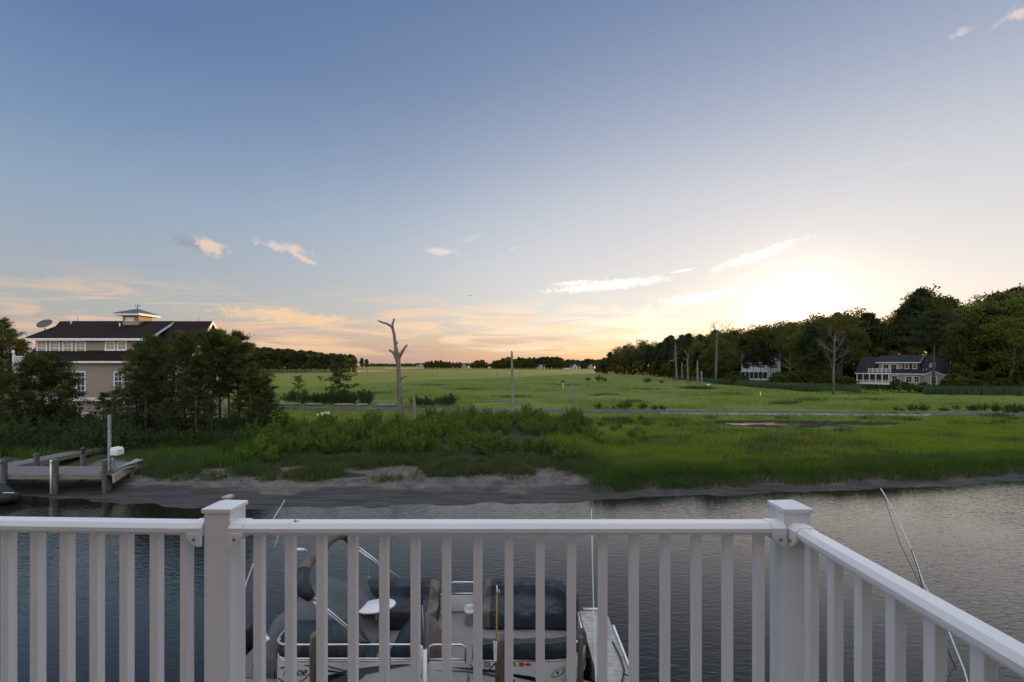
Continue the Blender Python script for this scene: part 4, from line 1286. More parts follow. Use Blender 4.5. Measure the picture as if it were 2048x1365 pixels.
q.sweep([(0, 0), (0, 0.03), (1, 0.16), (1, 0.13)], [((xat(226, 24.2), 24.3, DKZ), Vector((0, 1.9, 0)), Vector((0, 0, 1))), ((xat(268, 26.4), 26.3, DKZ - 0.02), Vector((0, 0.25, 0)), Vector((0, 0, 1)))])
q.build('metal_sheet', M['galv'], pf)
for (px, yy) in ((261, 25.7), (216, 23.6)):
    MB().tube([(xat(px, yy), yy, -0.3), (xat(px, yy), yy, DKZ - 0.11)], 0.15, 12).build('support_piling', M['piling'], pf, True)
# covered jet ski at the left edge
js = thing('jet_ski', 'jet ski under a dark blue cover, afloat beside the far dock at the left edge', 'jet ski', (-25.5, 21.6, 0))
q = MB()
sec = [(-1.6, 0.42, 0.55, 0.30), (-1.2, 0.55, 0.62, 0.42), (-0.5, 0.6, 0.70, 0.50), (0.1, 0.6, 0.85, 0.42), (0.5, 0.56, 1.0, 0.34), (0.9, 0.46, 0.86, 0.24), (1.3, 0.28, 0.62, 0.12), (1.62, 0.06, 0.5, 0.03)]
cxj, cyj = xat(-26, 21.9), 21.9
q2 = MB()
for li, (u, hw_, zt_, rw) in enumerate(sec):
    pr = [(-hw_, 0.28), (-hw_ * 1.02, 0.40), (-rw - 0.1, 0.46), (-rw, zt_ * 0.85), (-rw * 0.4, zt_), (rw * 0.4, zt_), (rw, zt_ * 0.85), (rw + 0.1, 0.46), (hw_ * 1.02, 0.40), (hw_, 0.28)]
    for v_, z_ in pr:
        q2.v.append((cxj + u, cyj + v_, z_))
    hl = [(-hw_, 0.29), (-hw_ * 0.9, 0.0), (0, -0.12 + 0.3 * max(0, u) / 1.6), (hw_ * 0.9, 0.0), (hw_, 0.29)]
    for v_, z_ in hl:
        q.v.append((cxj + u, cyj + v_, max(z_, 0.25 * max(0, u - 0.8)) if z_ < 0.29 else z_))
for li in range(len(sec) - 1):
    for j in range(9):
        q2.f.append((li * 10 + j, li * 10 + j + 1, li * 10 + 11 + j, li * 10 + 10 + j))
    for j in range(4):
        q.f.append((li * 5 + j, li * 5 + j + 1, li * 5 + 6 + j, li * 5 + 5 + j))
q2.f += [tuple(range(10)), tuple(70 + j for j in reversed(range(10)))]
q.f += [tuple(range(5)), tuple(35 + j for j in reversed(range(5)))]
q.mi, q2.mi = [0] * len(q.f), [0] * len(q2.f)
M['bluecover'] = pbr('dark_blue_cover', (0.004, 0.007, 0.013), 0.7, 0.3, 2.0, bump=0.4, bscale=4)
q.build('hull', M['black'], js, True)
q2.build('cover', M['bluecover'], js, True)
MB().tube([(cxj + 1.15, cyj - 0.3, 0.62), (cxj + 1.5, cyj - 0.12, 0.56)], 0.02, 6).build('bow_trim', M['white'], js)

# ================================================================== HOUSES
def window(parent, x0, x1, z0, z1, y, cols=2, rows=2, fw=0.10, pane='glass', sash=True):
    """window on a wall facing -Y at depth y: frame with glazing bars, and its panes as a sub-part"""
    q = MB()
    d0, d1 = y - 0.06, y - 0.003
    q.box(x0, x1, d0, d1, z1 - fw, z1).box(x0 - 0.03, x1 + 0.03, d0 - 0.03, d1, z0, z0 + fw * 1.1)
    q.box(x0, x0 + fw, d0, d1, z0 + fw * 1.1, z1 - fw).box(x1 - fw, x1, d0, d1, z0 + fw * 1.1, z1 - fw)
    b = 0.022
    for i in range(1, cols):
        x = x0 + fw + (x1 - x0 - 2 * fw) * i / cols
        q.box(x - b, x + b, y - 0.035, y - 0.022, z0 + fw * 1.1, z1 - fw)
    for j in range(1, rows):
        z = z0 + fw + (z1 - z0 - 2 * fw) * j / rows
        bb = b * (1.7 if sash and rows % 2 == 0 and j == rows // 2 else 1)
        q.box(x0 + fw, x1 - fw, y - 0.040, y - 0.0235, z - bb, z + bb)
    f = q.build('window', M['white'], parent)
    MB().box(x0 + fw, x1 - fw, y - 0.018, y - 0.006, z0 + fw * 1.1, z1 - fw).build('pane', M[pane], f)
    return f
def gable_prism(q, x0, x1, ye0, ze0, yr, zr, ye1, ze1, th=0.16):
    """two roof slabs along X: eave (ye0,ze0) - ridge (yr,zr) - eave (ye1,ze1)"""
    q.prism([(ye0, ze0), (yr, zr), (yr, zr - th * 1.3), (ye0 + 0.02, ze0 - th)], 'x', x0, x1)
    q.prism([(yr, zr), (ye1, ze1), (ye1 - 0.02, ze1 - th), (yr, zr - th * 1.3)], 'x', x0, x1)
H1 = thing('shingled_house', 'large tan shingled house with dark roof, cupola and white windows, half hidden by pines', 'house', (-41, 48, 0.7))
X0, X1, YFR, YBK = -49.0, -33.0, 45.0, 51.2
GR = 0.72
q = MB()
q.box(X0, X1, YFR, YBK, 3.55, 7.35)
q.prism([(YFR, 7.352), (48.0, 11.35), (YBK, 7.352)], 'x', X1 - 0.3, X1)
q.box(-51.25, X0 - 0.003, 45.5, 51, 3.0, 6.05)
q.build('wall', M['siding'], H1)
q = MB()
q.box(X0 + 0.3, X1 - 0.3, YFR + 0.35, YBK - 0.3, 0.2, 3.2).box(-51.0, X0 + 0.29, 45.8, 50.8, 0.2, 3.0)
q.build('ground_storey', M['siding'], H1)
q = MB()
q.box(X0, -37.4, 45.25, 47.8, 7.36, 9.66)
q.prism([(45.25, 9.662), (47.9, 11.3), (47.9, 9.662)], 'x', -37.6, -37.4)
q.build('dormer_wall', M['siding'], H1)
q = MB()
gable_prism(q, X0 - 0.3, X1 + 0.35, 44.45, 7.42, 48.0, 11.66, 51.75, 7.42)
rf = q.build('roof', M['roof'], H1)
q = MB()
e0, rz = 44.72, 11.675
q.add([(-49.45, e0, 9.72), (-36.85, e0, 9.72), (-36.85, 48.02, rz), (-48.25, 48.02, rz), (-49.45, 51.3, 9.72), (-49.45, e0, 9.60), (-36.85, e0, 9.60), (-36.85, 48.02, rz - 0.13), (-49.45, 51.3, 9.6)],
      [(0, 1, 2, 3), (0, 3, 4), (0, 5, 6, 1), (1, 6, 7, 2), (0, 4, 8, 5), (5, 8, 7, 6)])
q.build('dormer_roof', M['roof'], H1)
q = MB()   # white eaves, rakes, bands
q.box(-49.42, -36.86, e0 - 0.035, e0 + 0.06, 9.36, 9.60)
q.box(X0 - 0.3, X1 + 0.35, 44.41, 44.55, 7.08, 7.27)
q.box(X0 - 0.06, X1 + 0.06, YFR - 0.05, YFR + 0.30, 3.2, 3.548)
q.sweep([(0, 0), (0, 0.22), (0.06, 0.22), (0.06, 0)], [((-36.85, e0, 9.40), Vector((1, 0, 0)), Vector((0, 0, 1))), ((-36.85, 47.9, 11.32), Vector((1, 0, 0)), Vector((0, 0, 1)))])
for ya, za in ((44.5, 7.12), (51.7, 7.12)):
    q.sweep([(0, 0), (0, 0.3), (0.06, 0.3), (0.06, 0)], [((X1 + 0.352, ya, za), Vector((1, 0, 0)), Vector((0, 0, 1))), ((X1 + 0.352, 48.0, 11.36), Vector((1, 0, 0)), Vector((0, 0, 1)))])
for x in (X0, X1 - 0.14):
    q.box(x, x + 0.14, YFR - 0.03, YFR - 0.003, 3.56, 7.05)
q.build('white_trim', M['white'], H1)
MB().box(X1 + 0.003, X1 + 0.05, 47.2, 48.8, 7.9, 9.6).build('gable_window', M['glass'], H1)
for a, b in ((72.8, 94.3), (98.5, 120), (124.2, 145.7), (150, 172)):
    window(H1, xat(a, 45.2), xat(b, 45.2), zat(711.5, 45.2), zat(681, 45.2), 45.25, 2, 4, 0.15, 'blind')
for a, b in ((210, 230.5), (233.6, 254)):
    window(H1, xat(a, 45.2), xat(b, 45.2), zat(702, 45.2), zat(682, 45.2), 45.25, 2, 2, 0.16, 'blind', False)
for a, b in ((153, 172.5), (228, 246), (247.5, 266), (318, 338), (352, 371)):
    window(H1, xat(a, YFR), xat(b, YFR), zat(783, YFR), zat(743, YFR), YFR, 2, 4, 0.13)
for yy in (46.4, 48.4):
    MB().box(X1 + 0.003, X1 + 0.06, yy, yy + 1.2, 4.3, 6.5).build('side_window', M['white'], H1)
# lattice screens of the open ground storey
def lattice(x0, x1, z0, z1, y, step=0.34):
    q = MB()
    q.box(x0, x1, y - 0.05, y - 0.003, z1 - 0.09, z1).box(x0, x1, y - 0.05, y - 0.003, z0, z0 + 0.09)
    nx, nz = max(2, int((x1 - x0) / step)), max(2, int((z1 - z0) / step))
    for i in range(nx + 1):
        x = x0 + 0.04 + (x1 - x0 - 0.08) * i / nx
        q.box(x - 0.045, x + 0.045, y - 0.046, y - 0.006, z0 + 0.09, z1 - 0.09)
    for j in range(1, nz):
        z = z0 + (z1 - z0) * j / nz
        q.box(x0, x1, y - 0.032, y - 0.014, z - 0.045, z + 0.045)
    return q.build('lattice_screen', M['white'], H1)
for a, b, t_, u in ((88, 121, 799, 819), (91, 124, 834, 851), (140, 158, 802, 815), (143, 175, 826, 851), (264, 278, 802, 815), (264, 297, 832, 851), (300, 330, 802, 818), (345, 372, 806, 850)):
    lattice(xat(a, YFR), xat(b, YFR), zat(u, YFR), zat(t_, YFR), YFR + 0.34)
# balcony on the left wing
q = MB()
bx0, bx1 = -51.4, X0 - 0.2
q.box(bx0, bx1, 45.3, 51, 6.06, 6.66).box(bx0, bx1, 45.32, 45.40, 7.72, 7.80).box(bx0, bx1, 45.32, 45.40, 6.74, 6.81).box(bx0, bx0 + 0.16, 45.26, 45.43, 6.67, 8.0)
for i in range(17):
    x = bx0 + 0.22 + i * 0.128
    q.box(x, x + 0.05, 45.335, 45.385, 6.82, 7.71)
bo = q.build('side_balcony', M['white'], H1)
q = MB()
q.box(-41.72, -40.02, 47.15, 48.95, 10.6, 12.16)
cu = q.build('cupola', M['siding'], H1)
q = MB()
q.box(-41.4, -40.45, 47.10, 47.147, 11.55, 11.98)
q.box(-42.22, -39.52, 46.62, 49.48, 12.16, 12.40)
q.build('cupola_trim', M['white'], cu)
q = MB()
q.add([(-42.3, 46.55, 12.402), (-39.45, 46.55, 12.402), (-39.45, 49.55, 12.402), (-42.3, 49.55, 12.402), (-40.87, 48.05, 13.02)], [(0, 1, 4), (1, 2, 4), (2, 3, 4), (3, 0, 4), (0, 3, 2, 1)])
for s_ in range(1, 6):
    x = -42.3 + 2.85 * s_ / 6
    k = abs(x + 40.87) / 1.43
    q.tube([(x, 46.56, 12.42), (-40.87 + (x + 40.87), 46.55 + (1 - k) * 1.5, 12.42 + (1 - k) * 0.61)], 0.02, 5)
q.build('cupola_roof', M['copper'], cu)
q = MB()
q.tube([(-40.87, 48.05, 13.0), (-40.87, 48.05, 13.52)], 0.022, 6).tube([(-41.1, 48.05, 13.34), (-40.64, 48.05, 13.36)], 0.022, 6)
q.box(-41.14, -41.06, 48.03, 48.07, 13.28, 13.42).box(-40.68, -40.60, 48.03, 48.07, 13.28, 13.42)
q.lathe((-40.87, 48.05, 13.12), [(0, 0), (0.06, 0.03), (0.07, 0.07), (0, 0.12)], 8)
q.build('weathervane', M['black'], cu)
for x, y, z in ((-47.6, 47.5, 11.3), (-41.8, 46.9, 10.95)):
    MB().tube([(x, y, z), (x, y, z + 0.42)], 0.07, 8).build('vent_pipe', M['white'], rf)
for x in (-47.4, -34.2):
    MB().tube([(x, 48, 11.6), (x, 48, 12.2)], [0.03, 0.008], 6).build('lightning_rod', M['black'], rf)
q = MB()
MB().tube([(xat(251, 45.3), 45.33, 3.0), (xat(251, 45.3), 45.2, 3.0)], 0.05, 8).build('lamp_holder', M['black'], H1)
m_, t_ = material('porch_lamp_lit')
e_ = t_.n('ShaderNodeEmission', Color=(1.0, 0.45, 0.15, 1), Strength=9.0)
t_.n('ShaderNodeOutputMaterial', Surface=e_.outputs[0])
MB().lathe((xat(251, 45.3), 45.14, 2.93), [(0, 0), (0.06, 0.03), (0.07, 0.08), (0.04, 0.13), (0, 0.15)], 10).build('lit_lamp', m_, H1, True)
# satellite dish on the roof
sx, sy = xat(88, 46.0), 46.0
M['darkdish'] = pbr('grey_mesh_dish', (0.06, 0.065, 0.07), 0.7, 0.2, 6.0)
ds = thing('satellite_dish', 'large grey satellite dish on the left slope of the dark brown roof', 'satellite dish', (sx, sy, 10.2))
MB().tube([(sx + 0.1, sy, 9.9), (sx + 0.1, sy, 10.75)], 0.05, 8).build('mast', M['galv'], ds)
q = MB()
nrm_d = Vector((0.10, -0.62, 0.60)).normalized()
A_ = Vector((1, 0, -0.28)); A_ = (A_ - nrm_d * A_.dot(nrm_d)).normalized(); B_ = nrm_d.cross(A_)
c_ = Vector((sx + 0.05, sy, 11.2))
for r_, dd in ((0, 0), (0.35, 0.03), (0.62, 0.09), (0.66, 0.10), (0.62, 0.07), (0, -0.05)):
    for i in range(20):
        a = 2 * math.pi * i / 20
        q.v.append(tuple(c_ + A_ * r_ * math.cos(a) + B_ * r_ * math.sin(a) + nrm_d * (dd - 0.08)))
for r_ in range(5):
    for i in range(20):
        q.f.append((r_ * 20 + i, r_ * 20 + (i + 1) % 20, r_ * 20 + 20 + (i + 1) % 20, r_ * 20 + 20 + i))
q.mi = [0] * len(q.f)
q.build('dish', M['darkdish'], ds, True)
s2 = thing('satellite_dish', 'small pale satellite dish on the post of the house side balcony', 'satellite dish', (-51.35, 45.35, 8.0))
q = MB()
q.lathe((0, 0, 0), [(0, 0), (0.12, 0.02), (0.22, 0.07), (0.2, 0.04), (0, -0.03)], 16)
q.v = [(-51.38 + x * 0.9 + z * 0.2, 45.35 - z * 0.8, 8.24 + y * 0.9) for x, y, z in q.v]
q.build('dish', M['white'], s2, True)
MB().tube([(-51.32, 45.37, 8.0), (-51.35, 45.37, 8.22)], 0.025, 6).build('mast', M['galv'], s2)

# ---- slate roofed house among the trees on the right (built facing -Y, then turned)
H2 = thing('porch_house', 'low greige house with slate roofs, screened porch and roof terrace at the wood edge', 'house')
zz = lambda py: zat(py, 118)
uu = lambda px: (px - 1800) / 10.2
g_ = 0.4
q = MB()
q.box(-2.4, 8.7, 0.0, 12, g_, 4.3)
q.box(-9.3, -2.4, 2.6, 12, g_, 4.3)
q.prism([(0.0, 4.302), (6.5, 8.55), (12, 4.302)], 'x', 8.45, 8.7)
q.prism([(2.0, 4.302), (6.5, 8.5), (12, 4.302)], 'x', -9.3, -9.1)
q.build('wall', M['siding2'], H2)
q = MB()
q.prism([(-2.45, 3.7), (5.2, 3.7), (5.2, 0.4), (8.7, 0.4)][:0] or [(4.6, 3.9), (6.5, 4.9), (8.5, 3.9), (8.5, g_), (4.6, g_)], 'y', -1.2, -0.003)
q.build('bay_wall', M['siding2'], H2)
q = MB()
gable_prism(q, -9.9, 9.1, -0.5, 4.25, 6.5, 8.85, 12.6, 4.25)
r2 = q.build('roof', M['roof2'], H2)
q = MB()
q.prism([(4.3, 3.78), (6.5, 4.98), (6.5, 5.16), (4.3, 3.95)], 'y', -1.5, 1.2).prism([(6.5, 4.98), (8.8, 3.78), (8.8, 3.95), (6.5, 5.16)], 'y', -1.5, 1.2)
q.build('bay_roof', M['roof2'], H2)
q = MB()
q.box(-4.9, 3.4, 1.3, 5.5, 4.4, 7.25)
q.prism([(1.3, 7.252), (6.4, 8.9), (6.4, 7.252)], 'x', 3.2, 3.4)
q.build('upper_wall', M['siding2'], H2)
q = MB()
q.prism([(0.7, 7.3), (6.6, 9.2), (6.6, 9.0), (0.7, 7.12)], 'x', -5.5, 3.75)
q.build('upper_roof', M['roof2'], H2)
q = MB()
q.box(-5.5, 3.75, 0.66, 0.70, 7.05, 7.32).box(-9.9, 9.1, -0.54, -0.505, 4.0, 4.27)
q.sweep([(0, 0), (0, 0.2), (0.05, 0.2), (0.05, 0)], [((3.752, 0.7, 7.08), Vector((1, 0, 0)), Vector((0, 0, 1))), ((3.752, 6.6, 8.98), Vector((1, 0, 0)), Vector((0, 0, 1)))])
q.sweep([(0, 0), (0, 0.25), (0.05, 0.25), (0.05, 0)], [((9.102, -0.5, 4.0), Vector((1, 0, 0)), Vector((0, 0, 1))), ((9.102, 6.5, 8.6), Vector((1, 0, 0)), Vector((0, 0, 1)))])
q.sweep([(0, 0), (0, 0.2), (0.05, 0.2), (0.05, 0)], [((4.3, -1.552, 3.72), Vector((0, 1, 0)), Vector((0, 0, 1))), ((6.5, -1.552, 4.92), Vector((0, 1, 0)), Vector((0, 0, 1)))])
q.sweep([(0, 0), (0, 0.2), (0.05, 0.2), (0.05, 0)], [((8.8, -1.552, 3.72), Vector((0, 1, 0)), Vector((0, 0, 1))), ((6.5, -1.552, 4.92), Vector((0, 1, 0)), Vector((0, 0, 1)))])
q.build('white_trim', M['white'], H2)
# porch
pc = MB()
pc.box(-9.5, -2.41, -0.45, 2.59, 4.0, 4.22).box(-9.5, -2.41, -0.45, -0.3, 1.5, 1.72).box(-9.5, -2.41, -0.45, 2.59, 1.2, 1.495)
for i in range(6):
    x = -9.5 + i * 1.39
    pc.box(x, x + 0.2, -0.47, -0.27, 1.2, 4.0)
pp = pc.build('porch_frame', M['white'], H2)
MB().box(-9.3, -2.45, -0.36, -0.33, 1.72, 4.0).build('porch_screen', M['screen'], pp)
q = MB()
q.box(-9.3, -2.45, -0.40, -0.37, 1.72, 2.45)
q.build('porch_rail', M['siding2'], pp)
tr = MB()
tr.box(-6.9, -2.0, -0.42, -0.34, 5.45, 5.55).box(-6.9, -2.0, -0.42, -0.34, 4.72, 4.8)
for i in range(6):
    x = -6.9 + i * 0.95
    tr.box(x, x + 0.14, -0.45, -0.31, 4.3, 5.7)
for i in range(30):
    x = -6.8 + i * 0.16
    tr.box(x, x + 0.05, -0.40, -0.36, 4.8, 5.45)
tr.box(-6.95, -1.9, -0.45, 1.3, 4.22, 4.36)
tr.build('roof_terrace', M['white'], H2)
for a, b in ((-4.1, -2.6), (-2.4, -0.9)):
    window(H2, a, b, 4.7, 6.85, 1.3, 2, 1, 0.2, 'glass', False)
for a, b in ((0.55, 1.45), (2.1, 3.0)):
    f_ = window(H2, a, b, 5.5, 6.9, 1.3, 1, 2, 0.14)
    MB().box(a - 0.38, a - 0.05, 1.24, 1.295, 5.5, 6.9).box(b + 0.05, b + 0.38, 1.24, 1.295, 5.5, 6.9).build('shutter', M['black'], f_)
for a, b, z0, z1, y in ((-2.0, -0.6, 1.3, 3.7, 0), (0.9, 2.3, 1.9, 3.6, 0), (2.5, 3.7, 1.9, 3.6, 0), (5.9, 7.1, 1.7, 3.6, -1.2)):
    window(H2, a, b, z0, z1, y, 2, 2, 0.16)
MB().prism([(1.9, 5.83), (3.6, 6.95), (3.6, 7.05), (1.9, 5.93)], 'x', 5.2, 6.4).build('skylight', M['glass'], r2)
for u, v in ((4.3, 1.0), (4.9, 1.05), (-1.0, 4.0)):
    z0 = 4.25 + (v + 0.5) / 7.0 * 4.6 + (2.3 if u < 0 else 0)
    MB().tube([(u, v, z0 - 0.2), (u, v, z0 + 0.3)], 0.1, 8).build('vent_pipe', M['white'], r2)
H2.location = (xat(1802, 118), 118, 0.3)
H2.rotation_euler = (0, 0, R(-50))
# ---- white house deeper in the trees
H3 = thing('white_house', 'two storey white house with dormer and dark roof, veiled by trees at the wood edge', 'house')
q = MB()
q.box(-6, 6, 0, 9, 1.0, 8.0)
q.box(2.6, 6.4, -1.8, -0.003, 1.0, 7.8)
q.prism([(2.6, 7.802), (4.5, 9.4), (6.4, 7.802)], 'y', -1.8, 0.3)
q.box(-1.4, 0.9, 0.7, 3, 8.2, 10.0)
q.build('wall', M['siding3'], H3)
q = MB()
gable_prism(q, -6.5, 6.5, -0.4, 7.9, 4.5, 11.0, 9.5, 7.9)
q.prism([(2.3, 7.6), (4.5, 9.5), (4.5, 9.75), (2.3, 7.85)], 'y', -2.1, 2).prism([(4.5, 9.5), (6.7, 7.6), (6.7, 7.85), (4.5, 9.75)], 'y', -2.1, 2)
q.prism([(-1.7, 9.8), (-0.25, 10.8), (1.2, 9.8), (1.2, 10.0), (-0.25, 11.05), (-1.7, 10.0)], 'y', 0.4, 3.6)
q.build('roof', M['roof2'], H3)
for a, b, z0, z1, y in ((-0.8, 0.3, 8.5, 9.7, 0.7), (-4.6, -3.4, 5.4, 7.2, 0), (-2.6, -1.6, 5.4, 7.2, 0), (-0.6, 1.6, 5.2, 7.2, 0), (3.4, 5.6, 5.1, 7.0, -1.8), (3.6, 5.4, 2.0, 4.0, -1.8)):
    window(H3, a, b, z0, z1, y, 2, 2, 0.14)
q = MB()
q.box(-6, 2.5, -2.2, -0.01, 3.9, 4.15).box(-6, 2.5, -2.2, -2.1, 1.0, 1.6)
for i in range(7):
    q.box(-6 + i * 1.39, -5.85 + i * 1.39, -2.2, -2.05, 1.0, 3.9)
p3 = q.build('porch_frame', M['white'], H3)
MB().box(-5.9, 2.4, -1.9, -1.88, 1.6, 3.9).build('porch_screen', M['screen'], p3)
H3.location = (xat(1520, 158), 158, 0.4)
H3.rotation_euler = (0, 0, R(-34))
# ---- far houses along the skyline
def far_house(label, px, y, w_, d_, h_, rh, rz=0.0, roofm='roof2', wallm='siding3', porch=False):
    root = thing('far_house', label, 'house', (0, 0, 0), 'houses along the far shore')
    q = MB()
    q.box(-w_ / 2, w_ / 2, 0, d_, 0, h_)
    q.prism([(-w_ * 0.22, h_ + 0.01), (0, h_ + rh * 0.9), (w_ * 0.22, h_ + 0.01), (w_ * 0.22, 0), (-w_ * 0.22, 0)], 'y', -2.0, -0.01)
    if porch: q.box(-w_ / 2 - 9, -w_ / 2 - 0.1, 1, d_ - 1, 0, h_ * 0.45)
    q.build('wall', M[wallm], root)
    q = MB()
    gable_prism(q, -w_ / 2 - 0.5, w_ / 2 + 0.5, -0.5, h_, d_ / 2, h_ + rh, d_ + 0.5, h_, 0.4)
    for s_ in (-1, 1):
        q.prism([(0, h_ + rh), (s_ * w_ * 0.25, h_ - 0.1), (s_ * w_ * 0.25, h_ + 0.25), (0, h_ + rh + 0.4)], 'y', -2.4, d_ / 2)
    q.build('roof', M[roofm], root)
    for i in range(3):
        for lv in range(2):
            x = (-0.34 + 0.34 * i) * w_
            yy = -2.05 if i == 1 else -0.06
            MB().box(x - 0.8, x + 0.8, yy, yy + 0.04, h_ * (0.12 + 0.46 * lv), h_ * (0.12 + 0.46 * lv) + 1.9).build('window', M['glass'], root)
    root.location = (xat(px, y), y, 0.4)
    root.rotation_euler = (0, 0, R(rz))
far_house('small white gabled house below the dark far trees, just right of the tall bare pole', 1082, 640, 11, 9, 4.0, 3.4, -8)
far_house('wide white house with a low side wing, between tall bare pole and right hand wood', 1150, 600, 13, 10, 4.6, 3.2, -14, porch=True)
far_house('pale house near the far end of the right hand wood, across the marsh', 1182, 560, 8, 8, 5.0, 2.6, -20)
far_house('small pale house at the far shore, left of the round clump of far trees', 928, 820, 16, 10, 5.0, 4.5, 0, wallm='siding2')
far_house('low greyish house at the far shore beside the start of the dark far trees', 990, 700, 12, 9, 3.6, 3.0, 5, wallm='siding2')
far_house('tiny pale house on the open far shore, right of the bare dead trunk', 842, 1150, 26, 12, 6.0, 5.0, 0, wallm='siding2')

# ================================================================== VEGETATION
M['leaf_shrub'] = leafmat('shrub_leaves', (0.070, 0.125, 0.014), (0.175, 0.250, 0.032), 0.45, 0.8)
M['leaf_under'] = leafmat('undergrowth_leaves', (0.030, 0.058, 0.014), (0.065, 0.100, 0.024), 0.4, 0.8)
M['needle'] = leafmat('pine_needles', (0.028, 0.050, 0.012), (0.082, 0.112, 0.024), 0.4, 0.6)
M['leaf_far'] = leafmat('broad_leaves', (0.040, 0.072, 0.014), (0.092, 0.135, 0.026), 0.5, 0.12, (0.26, 0.14, 0.02))  # orange transmission tint, here and below, puts low-sun glow into the leaf colour
M['leaf_far2'] = leafmat('pale_broad_leaves', (0.070, 0.120, 0.018), (0.125, 0.190, 0.032), 0.5, 0.12, (0.26, 0.16, 0.02))
M['needle_far'] = leafmat('far_pine_needles', (0.026, 0.046, 0.014), (0.058, 0.080, 0.022), 0.35, 0.15)
M['grassblade'] = leafmat('marsh_grass_blades', (0.135, 0.205, 0.010), (0.215, 0.300, 0.018), 0.5, 0.16, patch=[((0.10, 0.105, 0.040), 0.30, 0.54, 0.66, 0.75), ((0.19, 0.185, 0.030), 0.12, 0.52, 0.66, 0.6), ((0.07, 0.105, 0.018), 0.7, 0.55, 0.68, 0.6)])
M['bankgrass'] = leafmat('bank_grass_blades', (0.052, 0.100, 0.016), (0.110, 0.185, 0.030), 0.45, 0.5)
M['beachgrass'] = leafmat('beach_grass_blades', (0.055, 0.09, 0.022), (0.115, 0.135, 0.045), 0.4, 0.6)
M['reed'] = leafmat('reed_blades', (0.050, 0.090, 0.034), (0.085, 0.135, 0.055), 0.4, 0.1)
M['wrack'] = pbr('dead_stems', (0.05, 0.038, 0.026), 0.9, 0.4, 8.0)
def unit(a): return a / np.maximum(np.linalg.norm(a, axis=1, keepdims=True), 1e-9)
def leaf_arrays(P, D, L, W, rng, up=0.0):
    """diamond leaves: base P, direction D, length L, width W"""
    n = len(P)
    D = unit(D)
    N = rng.normal(size=(n, 3))
    N[:, 2] += up
    Sd = unit(np.cross(D, N))
    L, W = np.broadcast_to(L, n)[:, None], np.broadcast_to(W, n)[:, None]
    V = np.stack([P, P + D * L * 0.45 + Sd * W / 2, P + D * L, P + D * L * 0.45 - Sd * W / 2], 1).reshape(-1, 3)
    return V, np.arange(4 * n).reshape(n, 4)
def crown_obj(name, P, D, L, W, mat, parent, rng, up=0.0):
    V, Fc = leaf_arrays(P, D, L, W, rng, up)
    return link_mesh(name, np_mesh(name, V, Fc, {'rnd': rng.random(len(P))}), mat, parent)
def ball(rng, n, rx, ry, rz, pw=0.45):
    d = unit(rng.normal(size=(n, 3)))
    return d * (rng.random((n, 1)) ** pw) * np.array([rx, ry, rz]), d
def broad_tree(seed, H, leafm, cr=0.30, nclus=46, npl=78, leaf=0.55, low=0.28, barkm='greybark', name='broadleaf_tree'):
    rng = np.random.default_rng(seed)
    root = thing(name, None, None)
    tm = MB()
    tx, ty = rng.normal(0, 0.02, 2) * H
    tm.tube([(0, 0, -0.3), (tx * 0.3, ty * 0.3, H * 0.2), (tx, ty, H * 0.42), (tx * 1.5, ty * 1.2, H * 0.62)], [H * 0.02, H * 0.016, H * 0.012, H * 0.006], 7)
    P, D = [], []
    for i in range(nclus):
        while True:
            q = rng.uniform(-1, 1, 3)
            l_ = np.linalg.norm(q)
            if 0.42 < l_ < 1: break
        taper = 1.0 - 0.35 * max(q[2], 0) ** 1.5 - 0.15 * max(-q[2], 0)
        c = np.array([q[0] * cr * H * taper * rng.uniform(0.8, 1.15), q[1] * cr * H * taper, H * (low + (0.97 - low) * (q[2] * 0.5 + 0.5) * rng.uniform(0.94, 1.04))])
        s_ = H * rng.uniform(0.055, 0.105)
        n = int(npl * (s_ / (0.08 * H)) ** 2)
        p, d = ball(rng, n, s_ * 1.25, s_ * 1.25, s_ * 0.72, 0.4)
        P.append(p + c)
        D.append(d * 0.6 + rng.normal(0, 0.6, (n, 3)) + np.array([0, 0, 0.1]))
        if i % 2 == 0:
            b = np.array([tx, ty, H * rng.uniform(0.3, 0.5)])
            mid = (b + c) / 2 + np.array([0, 0, -0.02 * H])
            tm.tube([b, mid, c], [H * 0.006, H * 0.004, H * 0.0015], 5, False)
    tm.build('trunk', M[barkm], root, True, False)
    P, D = np.concatenate(P), np.concatenate(D)
    n = len(P)
    crown_obj('crown', P, D, leaf * rng.uniform(0.7, 1.3, n), leaf * 0.62 * rng.uniform(0.7, 1.2, n), M[leafm], root, rng, 0.6)
    return root
